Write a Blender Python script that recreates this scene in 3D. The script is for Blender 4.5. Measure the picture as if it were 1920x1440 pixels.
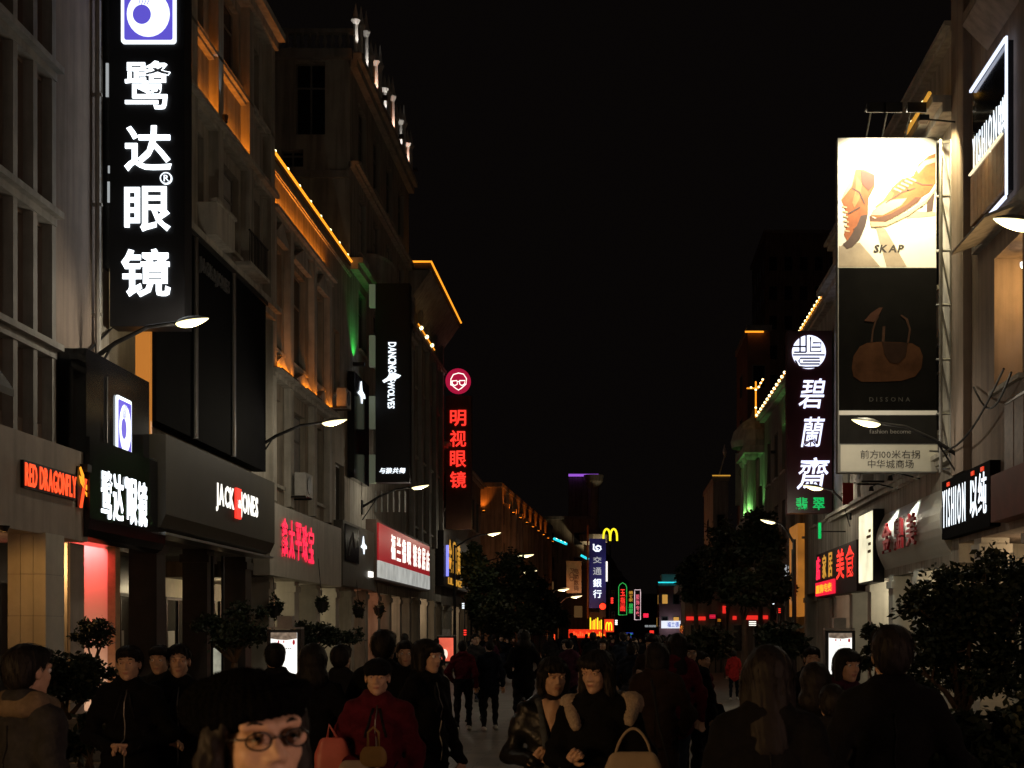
import bpy, bmesh, math, random
import numpy as np
from mathutils import Vector, Matrix
R = math.radians
for o in list(bpy.data.objects): bpy.data.objects.remove(o)
SC = bpy.context.scene
COL = SC.collection
random.seed(7)
# ---------------------------------------------------------------- camera
# the camera stands in the street at eye height, looks level along +Y; the lens is shifted (rising front)
F, CX, CY, CH = 2600.0, 1150.0, 1190.0, 1.70
cam = bpy.data.cameras.new('camera'); camo = bpy.data.objects.new('camera', cam); COL.objects.link(camo)
camo.location = (0, 0, CH); camo.rotation_euler = (R(90), 0, 0)
cam.sensor_width = 36.0; cam.lens = 36.0*F/1920; cam.shift_x = (960-CX)/1920; cam.shift_y = (CY-720)/1920
cam.clip_start = 0.05; cam.clip_end = 3000
cam.dof.use_dof = True; cam.dof.focus_distance = 30.0; cam.dof.aperture_fstop = 9.0
SC.camera = camo
# ---------------------------------------------------------------- night sky, moonlight, exposure
w = bpy.data.worlds.new('World'); SC.world = w; w.use_nodes = True
nt = w.node_tree; nt.nodes.clear()
out = nt.nodes.new('ShaderNodeOutputWorld'); bg = nt.nodes.new('ShaderNodeBackground'); bg2 = nt.nodes.new('ShaderNodeBackground')
sky = nt.nodes.new('ShaderNodeTexSky'); sky.sky_type = 'NISHITA'; sky.sun_disc = False
sky.sun_elevation = R(-4); sky.sun_rotation = R(200)
add = nt.nodes.new('ShaderNodeAddShader')
nt.links.new(sky.outputs[0], bg.inputs[0]); bg.inputs[1].default_value = 0.0015
bg2.inputs[0].default_value = (1.0, 0.74, 0.68, 1); bg2.inputs[1].default_value = 0.0023      # city glow in the air
nt.links.new(bg.outputs[0], add.inputs[0]); nt.links.new(bg2.outputs[0], add.inputs[1]); nt.links.new(add.outputs[0], out.inputs[0])
SC.view_settings.view_transform = 'Standard'; SC.view_settings.look = 'None'
SC.view_settings.exposure = 0.0; SC.view_settings.gamma = 1.0
SC.render.engine = 'CYCLES'
SC.cycles.use_denoising = True
SC.cycles.sample_clamp_indirect = 3.0
SC.cycles.max_bounces = 5; SC.cycles.diffuse_bounces = 3; SC.cycles.glossy_bounces = 3; SC.cycles.transmission_bounces = 4
SC.cycles.caustics_reflective = False; SC.cycles.caustics_refractive = False
SC.cycles.use_light_tree = True

# ---------------------------------------------------------------- helpers: places
def pt(px, py, Y):
    return Vector(((px-CX)*Y/F, Y, CH+(CY-py)*Y/F))
def yof(px, X): return F*X/(px-CX)
def zof(py, Y): return CH+(CY-py)*Y/F
XL, XR = -9.0, 7.2
# ---------------------------------------------------------------- helpers: materials
MATS = {}
def _new(name):
    m = bpy.data.materials.new(name); m.use_nodes = True; MATS[name] = m
    return m, m.node_tree, m.node_tree.nodes['Principled BSDF']
def mat(name, col, rough=0.8, var=0.25, scale=3.0, metal=0.0, bump=0.0, bscale=30.0, spec=0.4, streak=0.0, coat=0.0):
    if name in MATS: return MATS[name]
    m, t, b = _new(name); N = t.nodes; L = t.links
    b.inputs['Roughness'].default_value = rough; b.inputs['Metallic'].default_value = metal
    b.inputs['Specular IOR Level'].default_value = spec; b.inputs['Coat Weight'].default_value = coat
    tc = N.new('ShaderNodeTexCoord')
    nz = N.new('ShaderNodeTexNoise'); nz.inputs['Scale'].default_value = scale; nz.inputs['Detail'].default_value = 6; nz.inputs['Roughness'].default_value = 0.65
    L.new(tc.outputs['Object'], nz.inputs['Vector'])
    mx = N.new('ShaderNodeMix'); mx.data_type = 'RGBA'
    c = Vector(col)
    mx.inputs[6].default_value = (*(c*(1-var)), 1); mx.inputs[7].default_value = (*(c*(1+var*0.7)), 1)
    mr = N.new('ShaderNodeMapRange'); mr.inputs[1].default_value = 0.3; mr.inputs[2].default_value = 0.7
    L.new(nz.outputs['Fac'], mr.inputs[0]); L.new(mr.outputs[0], mx.inputs[0])
    last = mx.outputs[2]
    if streak > 0:                                   # rain stains running down
        mp = N.new('ShaderNodeMapping'); mp.inputs['Scale'].default_value = (3.0, 3.0, 0.22)
        L.new(tc.outputs['Object'], mp.inputs[0])
        n2 = N.new('ShaderNodeTexNoise'); n2.inputs['Scale'].default_value = 1.6; n2.inputs['Detail'].default_value = 5
        L.new(mp.outputs[0], n2.inputs['Vector'])
        r2 = N.new('ShaderNodeMapRange'); r2.inputs[1].default_value = 0.42; r2.inputs[2].default_value = 0.72; r2.inputs[3].default_value = 1.0; r2.inputs[4].default_value = 1.0-streak
        L.new(n2.outputs['Fac'], r2.inputs[0])
        m2 = N.new('ShaderNodeMix'); m2.data_type = 'RGBA'; m2.blend_type = 'MULTIPLY'; m2.inputs[0].default_value = 1.0
        L.new(last, m2.inputs[6]); L.new(r2.outputs[0], m2.inputs[7]); last = m2.outputs[2]
    L.new(last, b.inputs['Base Color'])
    if bump > 0:
        nb = N.new('ShaderNodeTexNoise'); nb.inputs['Scale'].default_value = bscale; nb.inputs['Detail'].default_value = 4
        L.new(tc.outputs['Object'], nb.inputs['Vector'])
        bp = N.new('ShaderNodeBump'); bp.inputs['Strength'].default_value = bump; bp.inputs['Distance'].default_value = 0.02
        L.new(nb.outputs['Fac'], bp.inputs['Height']); L.new(bp.outputs[0], b.inputs['Normal'])
    return m
def glow(name, col, s, sample=True, var=0.0, scale=4.0):
    """something that gives off light: neon, lit letter, lamp glass, backlit panel"""
    if name in MATS: return MATS[name]
    m, t, b = _new(name)
    b.inputs['Base Color'].default_value = (*[c*0.5 for c in col], 1); b.inputs['Roughness'].default_value = 0.4
    b.inputs['Emission Color'].default_value = (*col, 1); b.inputs['Emission Strength'].default_value = s
    if var > 0:                                      # uneven tubes behind the face
        N = t.nodes; L = t.links
        tc = N.new('ShaderNodeTexCoord'); nz = N.new('ShaderNodeTexNoise'); nz.inputs['Scale'].default_value = scale
        L.new(tc.outputs['Object'], nz.inputs['Vector'])
        mr = N.new('ShaderNodeMapRange'); mr.inputs[1].default_value = 0.3; mr.inputs[2].default_value = 0.7
        mr.inputs[3].default_value = s*(1-var); mr.inputs[4].default_value = s*(1+var)
        L.new(nz.outputs['Fac'], mr.inputs[0]); L.new(mr.outputs[0], b.inputs['Emission Strength'])
    if not sample: m.cycles.emission_sampling = 'NONE'
    return m
WALL_A = mat('stucco_brown', (0.26, 0.205, 0.17), 0.9, 0.18, 1.2, bump=0.25, bscale=60, streak=0.35)
WALL_B = mat('stucco_cream', (0.40, 0.37, 0.315), 0.9, 0.2, 1.0, bump=0.3, bscale=40, streak=0.45)
WALL_C = mat('stucco_sand', (0.35, 0.305, 0.24), 0.9, 0.22, 1.1, bump=0.3, bscale=40, streak=0.5)
WALL_D = mat('stucco_grey', (0.38, 0.36, 0.315), 0.92, 0.22, 0.8, bump=0.3, bscale=40, streak=0.5)
WALL_E = mat('stucco_old', (0.22, 0.19, 0.16), 0.92, 0.25, 0.8, bump=0.3, bscale=40, streak=0.55)
TRIM = mat('painted_trim', (0.46, 0.43, 0.37), 0.8, 0.2, 2.0, bump=0.15, streak=0.4)
TRIM_D = mat('grey_trim', (0.30, 0.29, 0.27), 0.75, 0.2, 2.0, streak=0.35)
STONE = mat('fascia_stone', (0.46, 0.43, 0.37), 0.55, 0.12, 2.5, bump=0.08, streak=0.2)
STONE_D = mat('fascia_taupe', (0.34, 0.29, 0.245), 0.6, 0.12, 2.5, bump=0.08, streak=0.25)
OLIVE = mat('fascia_olive_metal', (0.05, 0.044, 0.032), 0.6, 0.15, 2.0)
BLACKG = mat('black_gloss_panel', (0.008, 0.008, 0.010), 0.12, 0.3, 2.0, spec=0.55, bump=0.02, bscale=3)
BLACKM = mat('black_matt_panel', (0.010, 0.010, 0.012), 0.45, 0.3, 2.0)
DARKM = mat('dark_metal', (0.035, 0.034, 0.034), 0.5, 0.3, 4.0, metal=0.6)
GREYM = mat('galvanised_metal', (0.33, 0.33, 0.32), 0.45, 0.2, 6.0, metal=0.7)
CHROME = mat('brushed_strip', (0.5, 0.5, 0.48), 0.28, 0.1, 6.0, metal=1.0)
GLASSD = mat('dark_window_glass', (0.012, 0.013, 0.015), 0.10, 0.4, 0.8, spec=0.5, bump=0.03, bscale=1.5)
FRAME = mat('window_frame_paint', (0.20, 0.19, 0.17), 0.6, 0.25, 4.0)
CURT = mat('pale_blind', (0.36, 0.35, 0.33), 0.9, 0.15, 3.0)
PIPE = mat('pvc_pipe', (0.35, 0.33, 0.30), 0.5, 0.2, 3.0)
PAVE = None
MAROON = mat('maroon_panel', (0.045, 0.008, 0.014), 0.35, 0.2, 2.0)
BRONZE = mat('bronze_panel', (0.10, 0.045, 0.025), 0.4, 0.2, 2.0, metal=0.3)
WOODM = mat('wood_slat', (0.34, 0.20, 0.10), 0.6, 0.25, 6.0)
ROOFT = mat('roof_tile_dark', (0.10, 0.07, 0.055), 0.85, 0.3, 4.0, bump=0.3)
WHITEP = mat('white_paint', (0.72, 0.70, 0.66), 0.6, 0.08, 2.0)
REDP = mat('red_painted_panel', (0.35, 0.03, 0.03), 0.5, 0.2, 2.0)
CONC = mat('concrete', (0.28, 0.27, 0.25), 0.9, 0.2, 3.0, bump=0.3)
G_WHITE = glow('sign_white', (0.88, 0.95, 1.0), 2.6)
G_WHITE2 = glow('sign_white_small', (0.85, 0.93, 1.0), 1.5, False)
G_WARMW = glow('sign_warm_white', (1.0, 0.96, 0.86), 1.5, False)
G_DIMW = glow('sign_dim_white', (0.75, 0.80, 0.82), 0.45, False)
G_BLUE = glow('logo_violet_blue', (0.115, 0.09, 0.62), 1.0, False)
G_RED = glow('sign_red', (1.0, 0.035, 0.022), 1.45, False)
G_REDO = glow('sign_red_orange', (1.0, 0.075, 0.018), 1.5, False)
G_PINK = glow('sign_crimson', (1.0, 0.02, 0.07), 1.3, False)
G_GREEN = glow('sign_green', (0.0, 0.55, 0.12), 0.8, False)
G_AMBER = glow('tube_amber', (1.0, 0.33, 0.02), 1.5, False)
G_AMBERH = glow('ledge_strip_amber', (1.0, 0.24, 0.015), 5.0, False)
G_BULB = glow('bulb_warm', (1.0, 0.88, 0.45), 4.0, False)
G_LAMP = glow('street_lamp_glass', (1.0, 0.86, 0.45), 2.3)
G_YEL = glow('neon_yellow', (1.0, 0.85, 0.02), 1.3, False)
G_ORNG = glow('neon_orange', (1.0, 0.34, 0.02), 1.4, False)
G_GOLD = glow('sign_gold', (1.0, 0.48, 0.06), 0.55, False)
G_TEAL = glow('neon_teal', (0.03, 0.75, 0.85), 1.1, False)
G_PURP = glow('neon_violet', (0.42, 0.12, 0.85), 0.8, False)
G_COOL = glow('tube_cool', (0.70, 0.78, 1.0), 1.5, False)
G_BLU2 = glow('tube_blue', (0.28, 0.30, 1.0), 1.1, False)
# ---------------------------------------------------------------- helpers: mesh building
class MB:
    """collects solid pieces in world coordinates; build() makes ONE mesh object of them"""
    def __init__(s): s.v = []; s.f = []; s.m = []
    def add(s, vs, fs, mi=0):
        k = len(s.v); s.v += [tuple(p) for p in vs]; s.f += [tuple(i+k for i in f) for f in fs]; s.m += [mi]*len(fs); return s
    def box(s, x0, x1, y0, y1, z0, z1, mi=0):
        x0, x1 = min(x0, x1), max(x0, x1); y0, y1 = min(y0, y1), max(y0, y1); z0, z1 = min(z0, z1), max(z0, z1)
        return s.add([(x0,y0,z0),(x1,y0,z0),(x1,y1,z0),(x0,y1,z0),(x0,y0,z1),(x1,y0,z1),(x1,y1,z1),(x0,y1,z1)],
                     [(0,3,2,1),(4,5,6,7),(0,1,5,4),(1,2,6,5),(2,3,7,6),(3,0,4,7)], mi)
    def quad(s, a, b, c, d, mi=0): return s.add([a,b,c,d], [(0,1,2,3)], mi)
    def tube(s, pts, r, n=8, mi=0, r2=None):
        pts = [Vector(p) for p in pts]; k = len(s.v); m = len(pts)
        for i, p in enumerate(pts):
            d = (pts[min(i+1,m-1)]-pts[max(i-1,0)]).normalized()
            a = d.cross(Vector((0,0,1)));
            if a.length < 1e-4: a = Vector((1,0,0))
            a.normalize(); b = d.cross(a)
            rr = r if r2 is None else r+(r2-r)*i/max(1,m-1)
            for j in range(n):
                t = 2*math.pi*j/n; s.v.append(tuple(p+a*math.cos(t)*rr+b*math.sin(t)*rr))
        for i in range(m-1):
            for j in range(n):
                s.f.append((k+i*n+j, k+i*n+(j+1)%n, k+(i+1)*n+(j+1)%n, k+(i+1)*n+j)); s.m.append(mi)
        s.f.append(tuple(k+j for j in range(n))[::-1]); s.m.append(mi)
        s.f.append(tuple(k+(m-1)*n+j for j in range(n))); s.m.append(mi)
        return s
    def lathe(s, c, prof, n=14, mi=0, sx=1, sy=1):
        k = len(s.v); c = Vector(c)
        for r, z in prof:
            for j in range(n):
                t = 2*math.pi*j/n; s.v.append((c.x+math.cos(t)*r*sx, c.y+math.sin(t)*r*sy, c.z+z))
        for i in range(len(prof)-1):
            for j in range(n):
                s.f.append((k+i*n+j, k+i*n+(j+1)%n, k+(i+1)*n+(j+1)%n, k+(i+1)*n+j)); s.m.append(mi)
        return s
    def ball(s, c, r, n=10, mi=0, sc=(1,1,1)):
        prof = [(math.sin(math.pi*i/6)*r, -math.cos(math.pi*i/6)*r*sc[2]) for i in range(7)]
        prof[0] = (0.0005, prof[0][1]); prof[-1] = (0.0005, prof[-1][1])
        return s.lathe(c, prof, n, mi, sc[0], sc[1])
    def poly(s, o, u, v, pts, th, mi=0):
        """an outline in the plane (o; u, v) given a thickness th towards its normal u x v"""
        o = Vector(o); u = Vector(u); v = Vector(v); nrm = u.cross(v).normalized()*th
        a = [o+u*p[0]+v*p[1] for p in pts]; n = len(a); k = len(s.v)
        s.v += [tuple(p) for p in a]+[tuple(p+nrm) for p in a]
        s.f.append(tuple(range(k, k+n))[::-1]); s.f.append(tuple(range(k+n, k+2*n))); s.m += [mi, mi]
        for i in range(n): s.f.append((k+i, k+(i+1)%n, k+n+(i+1)%n, k+n+i)); s.m.append(mi)
        return s
    def build(s, name, mats, parent=None, smooth=False):
        me = bpy.data.meshes.new(name)
        o = bpy.data.objects.new(name, me); COL.objects.link(o)
        off = Vector((0,0,0))
        if parent is not None:
            o.parent = parent; off = WORG[parent.name]
            WORG[o.name] = off.copy()
        else:
            a = np.array(s.v); off = Vector(((a[:,0].min()+a[:,0].max())/2, (a[:,1].min()+a[:,1].max())/2, a[:,2].min()))
            o.location = off; WORG[o.name] = off.copy()
        me.from_pydata([(p[0]-off.x, p[1]-off.y, p[2]-off.z) for p in s.v], [], s.f)
        mats = mats if isinstance(mats, (list, tuple)) else [mats]
        for q in mats: me.materials.append(q)
        if len(mats) > 1: me.polygons.foreach_set('material_index', s.m)
        if smooth: me.polygons.foreach_set('use_smooth', [True]*len(me.polygons))
        me.update()
        return o
WORG = {}
def tag(o, label, cat, group=None, kind=None):
    if label: o['label'] = label
    if cat: o['category'] = cat
    if group: o['group'] = group
    if kind: o['kind'] = kind
    return o
def thing(name, loc, label, cat, group=None):
    o = bpy.data.objects.new(name, None); COL.objects.link(o); o.location = loc; o.empty_display_size = 0.2
    WORG[o.name] = Vector(loc)
    return tag(o, label, cat, group)
def lamp(kind, name, loc, col, power, parent, radius=0.05, aim=None, size=None, spot=None, blend=0.6):
    d = bpy.data.lights.new(name, kind); d.color = col; d.energy = power
    if kind in ('POINT', 'SPOT'): d.shadow_soft_size = radius
    if kind == 'AREA': d.shape = 'RECTANGLE'; d.size, d.size_y = size
    if kind == 'SPOT': d.spot_size = spot; d.spot_blend = blend
    o = bpy.data.objects.new(name, d); COL.objects.link(o); o.parent = parent
    o.location = Vector(loc)-WORG[parent.name]
    if aim is not None: o.rotation_euler = Vector(aim).to_track_quat('-Z', 'Y').to_euler()
    return o
# ---------------------------------------------------------------- helpers: lettering
GLY = {}
def make_glyphs(sets):
    tmp = []
    for chars, bold in sets:
        for ch in set(chars):
            if ch == ' ' or (ch, bold) in GLY: continue
            cu = bpy.data.curves.new('g', 'FONT'); cu.body = ch; cu.extrude = 0.5; cu.offset = bold; cu.resolution_u = 2; cu.fill_mode = 'BOTH'
            ob = bpy.data.objects.new('g', cu); COL.objects.link(ob); tmp.append((ch, bold, ob)); GLY[(ch, bold)] = None
    dg = bpy.context.evaluated_depsgraph_get()
    for ch, bold, ob in tmp:
        me = bpy.data.meshes.new_from_object(ob.evaluated_get(dg))
        v = np.array([p.co[:] for p in me.vertices]) if len(me.vertices) else np.zeros((4,3))
        GLY[(ch, bold)] = (v, [tuple(p.vertices) for p in me.polygons])
        bpy.data.meshes.remove(me)
    for ch, bold, ob in tmp:
        cu = ob.data; bpy.data.objects.remove(ob); bpy.data.curves.remove(cu)
def letters(parent, text, o, u, v, W, H, m, bold=0.0, th=0.04, gap=0.12, joined=False, slant=0.0, vert=False, name='letter'):
    """text filling the rectangle o + u*W + v*H (u, v unit vectors), raised th along u x v"""
    o = Vector(o); u = Vector(u).normalized(); v = Vector(v).normalized(); nrm = u.cross(v).normalized()
    gs = [GLY[(c, bold)] if c != ' ' else None for c in text]
    objs = []; mb = MB()
    if vert:                                         # characters one above the other, each filling its cell
        n = len(text); ch = H/(n+(n-1)*gap)
        for i, g in enumerate(gs):
            a, fs = g; lo = a.min(0); hi = a.max(0)
            top = H-i*ch*(1+gap)
            ps = [o+u*((p[0]-lo[0])/(hi[0]-lo[0])*W+slant*((p[1]-lo[1])/(hi[1]-lo[1])-.5)*W)+v*(top-ch+(p[1]-lo[1])/(hi[1]-lo[1])*ch)+nrm*((p[2]+.5)*th) for p in a]
            if joined: mb.add(ps, fs)
            else: q = MB(); q.add(ps, fs); objs.append(q.build(name, m, parent))
        if joined: objs.append(mb.build(name, m, parent))
        return objs
    ws = [(g[0][:,0].max()-g[0][:,0].min()) if g else 0.30 for g in gs]
    gp = gap*sum(ws)/len(ws)
    tot = sum(ws)+gp*(len(ws)-1)
    lo = min(g[0][:,1].min() for g in gs if g); hi = max(g[0][:,1].max() for g in gs if g)
    x = 0.0; sx = W/tot; sy = H/(hi-lo)
    for g, wd in zip(gs, ws):
        if g:
            a, fs = g; x0 = a[:,0].min()
            ps = [o+u*((p[0]-x0+x)*sx+slant*(p[1]-lo)*sy)+v*((p[1]-lo)*sy)+nrm*((p[2]+.5)*th) for p in a]
            if joined: mb.add(ps, fs)
            else: q = MB(); q.add(ps, fs); objs.append(q.build(name, m, parent))
        x += wd+gp
    if joined: objs.append(mb.build(name, m, parent))
    return objs
EX, EY, EZ = Vector((1,0,0)), Vector((0,1,0)), Vector((0,0,1))
make_glyphs([('鹭达眼镜鑫太平珠宝明视碧蘭齋翡翠与狼共舞前方米右拐中华城商场銀行交通玉指画以纯电脑数码福兰德家居服饰专卖新百货眼镜店金鼎黄美食', 0.012),
             ('鹭达眼镜', 0.017), ('鹭', 0.007), ('碧蘭齋前方米右拐中华城商场100', 0.004), ('明视眼镜', 0.0), ('RED DRAGONFLY', 0.012), ('JACK&JONES', 0.022), ('DANCINGWOLVES', 0.015),
             ('YISHION', -0.004), ('以纯', 0.0), ('SKAP', 0.035), ('DISSONA', 0.0), ('PCD', 0.0), ('100R', 0.012), ('R', 0.03), ('fashion become', 0.0), ('LILANZ', 0.01)])
# ================================================================= the ground
def pave_material():
    m, t, b = _new('granite_paving'); N = t.nodes; L = t.links
    tc = N.new('ShaderNodeTexCoord'); br = N.new('ShaderNodeTexBrick')
    br.inputs['Scale'].default_value = 1.0; br.inputs['Brick Width'].default_value = 0.6; br.inputs['Row Height'].default_value = 0.3
    br.inputs['Mortar Size'].default_value = 0.006; br.inputs['Color1'].default_value = (0.24, 0.215, 0.18, 1); br.inputs['Color2'].default_value = (0.17, 0.155, 0.135, 1)
    br.inputs['Mortar'].default_value = (0.05, 0.048, 0.045, 1)
    L.new(tc.outputs['Object'], br.inputs['Vector'])
    nz = N.new('ShaderNodeTexNoise'); nz.inputs['Scale'].default_value = 1.4; nz.inputs['Detail'].default_value = 8; L.new(tc.outputs['Object'], nz.inputs['Vector'])
    mx = N.new('ShaderNodeMix'); mx.data_type = 'RGBA'; mx.blend_type = 'MULTIPLY'; mx.inputs[0].default_value = 0.7
    L.new(br.outputs['Color'], mx.inputs[6]); L.new(nz.outputs['Fac'], mx.inputs[7]); L.new(mx.outputs[2], b.inputs['Base Color'])
    b.inputs['Roughness'].default_value = 0.55
    bp = N.new('ShaderNodeBump'); bp.inputs['Strength'].default_value = 0.3; bp.inputs['Distance'].default_value = 0.006
    L.new(br.outputs['Fac'], bp.inputs['Height']); bp.invert = True; L.new(bp.outputs[0], b.inputs['Normal'])
    return m
PAVE = pave_material()
g = MB(); g.quad((-400,-60,0),(400,-60,0),(400,900,0),(-400,900,0)); o = g.build('ground', mat('city_ground', (0.10,0.095,0.09), 0.9)); o['kind'] = 'structure'
g = MB(); g.box(-7.4,5.6,-6,160,-0.05,0.004); o = g.build('pedestrian_street', PAVE); o['kind'] = 'structure'
for nm, a, b in (('pavement_left', -12.2, -7.42), ('pavement_right', 5.62, 10.4)):
    g = MB(); g.box(a,b,-6,160,-0.05,0.12); o = g.build(nm, PAVE); o['kind'] = 'structure'
for nm, a in (('kerb_left', -7.41), ('kerb_right', 5.61)):
    g = MB()
    for i in range(84): g.box(a-0.10,a+0.10,-6+i*2.0+0.006,-6+(i+1)*2.0-0.006,-0.05,0.128)
    o = g.build(nm, CONC); o['kind'] = 'structure'

# ================================================================= buildings
class Building:
    """a terrace house on the street line: c = x of its front, out = +1 when the front looks to +x"""
    def __init__(s, name, label, c, out, y0, y1, z1, wall, depth=9.0):
        s.c, s.out, s.y0, s.y1, s.z1, s.wall, s.depth = c, out, y0, y1, z1, wall, depth
        s.root = thing(name, (c, (y0+y1)/2, 0), label, 'building')
        s.holes = []; s.side = []
    def X(s, d): return s.c+s.out*d                  # d metres proud of the front
    def box(s, nm, m, d0, d1, ya, yb, za, zb, parent=None):
        q = MB(); q.box(s.X(d0), s.X(d1), ya, yb, za, zb); return q.build(nm, m, parent or s.root)
    def window(s, ya, yb, za, zb, pane=None, rec=0.22, mull=1, trans=0.32, sill=True, frame=None):
        s.holes.append((ya, yb, za, zb, rec)); f = 0.055; q = MB(); a, b = s.X(-rec+0.012), s.X(-rec+0.075)
        q.box(a,b,ya,ya+f,za,zb).box(a,b,yb-f,yb,za,zb).box(a,b,ya+f,yb-f,za,za+f).box(a,b,ya+f,yb-f,zb-f,zb)
        for i in range(mull):
            y = ya+(yb-ya)*(i+1)/(mull+1); q.box(a,b,y-f/2,y+f/2,za+f,zb-f)
        if trans:
            z = zb-(zb-za)*trans; a2, b2 = s.X(-rec+0.014), s.X(-rec+0.07); q.box(a2,b2,ya+f,yb-f,z-f/2,z+f/2)
        if pane is GLASSD and (len(s.holes)*7+int(s.y0))%4 == 0: pane = CURT
        wn = q.build('window', frame or FRAME, s.root)
        g = MB(); g.box(s.X(-rec+0.03), s.X(-rec+0.045), ya+f*.5, yb-f*.5, za+f*.5, zb-f*.5); g.build('pane', pane or GLASSD, wn)
        if sill: s.box('sill', TRIM, -0.05, 0.10, ya-0.08, yb+0.08, za-0.09, za, wn)
        return wn
    def finish(s, zb=0.0, parapet=0.5, roof=True):
        """front with its openings, sides, back and roof as one shell"""
        q = MB(); c = s.c; y0, y1, z1 = s.y0, s.y1, s.z1; bx = s.X(-s.depth)
        ys = sorted({y0, y1, *[h[0] for h in s.holes], *[h[1] for h in s.holes]}); zs = sorted({zb, z1, *[h[2] for h in s.holes], *[h[3] for h in s.holes]})
        for i in range(len(ys)-1):
            for j in range(len(zs)-1):
                ym, zm = (ys[i]+ys[i+1])/2, (zs[j]+zs[j+1])/2
                if any(h[0] < ym < h[1] and h[2] < zm < h[3] for h in s.holes): continue
                q.quad((c,ys[i],zs[j]),(c,ys[i+1],zs[j]),(c,ys[i+1],zs[j+1]),(c,ys[i],zs[j+1]))
        for ya, yb, za, zc, rec in s.holes:
            r = s.X(-rec)
            q.quad((c,ya,za),(r,ya,za),(r,ya,zc),(c,ya,zc)); q.quad((c,yb,za),(c,yb,zc),(r,yb,zc),(r,yb,za))
            q.quad((c,ya,za),(c,yb,za),(r,yb,za),(r,ya,za)); q.quad((c,ya,zc),(r,ya,zc),(r,yb,zc),(c,yb,zc))
            q.quad((r,ya,za),(r,yb,za),(r,yb,zc),(r,ya,zc))
        q.quad((c,y1,zb),(bx,y1,zb),(bx,y1,z1),(c,y1,z1)); q.quad((bx,y0,zb),(bx,y1,zb),(bx,y1,z1),(bx,y0,z1))
        # near side wall with openings
        xs = sorted({c, bx, *[h[0] for h in s.side], *[h[1] for h in s.side]}); zs = sorted({zb, z1, *[h[2] for h in s.side], *[h[3] for h in s.side]})
        for i in range(len(xs)-1):
            for j in range(len(zs)-1):
                xm, zm = (xs[i]+xs[i+1])/2, (zs[j]+zs[j+1])/2
                if any(h[0] < xm < h[1] and h[2] < zm < h[3] for h in s.side): continue
                q.quad((xs[i],y0,zs[j]),(xs[i+1],y0,zs[j]),(xs[i+1],y0,zs[j+1]),(xs[i],y0,zs[j+1]))
        for xa, xb, za, zc in s.side:
            r = y0+0.3
            q.quad((xa,y0,za),(xa,r,za),(xa,r,zc),(xa,y0,zc)); q.quad((xb,y0,za),(xb,r,za),(xb,r,zc),(xb,y0,zc))
            q.quad((xa,y0,za),(xb,y0,za),(xb,r,za),(xa,r,za)); q.quad((xa,y0,zc),(xb,y0,zc),(xb,r,zc),(xa,r,zc)); q.quad((xa,r,za),(xb,r,za),(xb,r,zc),(xa,r,zc))
        if roof: q.quad((c,y0,z1-.02),(c,y1,z1-.02),(bx,y1,z1-.02),(bx,y0,z1-.02))
        if zb > 0: q.quad((c,y0,zb),(c,y1,zb),(bx,y1,zb),(bx,y0,zb))
        wl = q.build('wall', s.wall, s.root)
        return wl
    def side_window(s, xa, xb, za, zb, pane=None):
        s.side.append((xa, xb, za, zb)); y = s.y0+0.3; f = 0.06; q = MB()
        q.box(xa,xa+f,y-.08,y-.01,za,zb).box(xb-f,xb,y-.08,y-.01,za,zb).box(xa+f,xb-f,y-.08,y-.01,za,za+f).box(xa+f,xb-f,y-.08,y-.01,zb-f,zb)
        q.box((xa+xb)/2-f/2,(xa+xb)/2+f/2,y-.08,y-.01,za+f,zb-f); q.box(xa+f,xb-f,y-.078,y-.012,za+(zb-za)*.65,za+(zb-za)*.65+f)
        wn = q.build('window', FRAME, s.root); g = MB(); g.box(xa+f*.5,xb-f*.5,y-.05,y-.035,za+f*.5,zb-f*.5); g.build('pane', pane or GLASSD, wn)
    def arcade(s, zb, cols, colm, w=0.55, back=2.8, backm=None, beam=True):
        """covered walk on columns under the upper floors"""
        for y in cols:
            q = MB(); q.box(s.X(-w), s.X(0.0), y-w/2, y+w/2, 0.1, zb); q.box(s.X(-w-.04), s.X(.04), y-w/2-.04, y+w/2+.04, 0.1, 0.4); q.box(s.X(-w-.05), s.X(.05), y-w/2-.05, y+w/2+.05, zb-.3, zb-.12)
            q.build('column', colm, s.root)
        q = MB(); q.box(s.X(-back-.2), s.X(-back), s.y0, s.y1, 0, zb); q.build('shop_front', backm or WALL_E, s.root)
        yy = s.y0+.4; n_ = 0
        while yy+2.0 < s.y1 and n_ < 9:             # glazed shop bays with frames, posters and shelves behind the walk
            q = MB(); a, b = s.X(-back+.003), s.X(-back+.07)
            q.box(a,b,yy,yy+.08,.12,2.7).box(a,b,yy+1.92,yy+2.0,.12,2.7).box(a,b,yy+.08,yy+1.92,2.62,2.7).box(a,b,yy+.08,yy+1.92,.12,.3).box(a,b,yy+.97,yy+1.03,.3,2.62)
            wn = q.build('shop_window', DARKM, s.root)
            q = MB(); q.box(s.X(-back+.02), s.X(-back+.035), yy+.06, yy+1.94, .28, 2.64); q.build('pane', (GLASSD, GLASSD, CURT)[n_%3], wn)
            q = MB(); z_ = 1.0+.3*((n_*5)%3); q.box(s.X(-back+.036), s.X(-back+.05), yy+.2+.5*(n_%2), yy+.75+.5*(n_%2), z_, z_+.8); q.build('poster', (WHITEP, REDP, WOODM, STONE)[n_%4], wn)
            yy += 2.5; n_ += 1
        q = MB(); q.box(s.X(-s.depth), s.X(-back-.25), s.y0+.02, s.y1-.02, 0, zb-.01); q.build('ground_floor', WALL_E, s.root)
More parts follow.
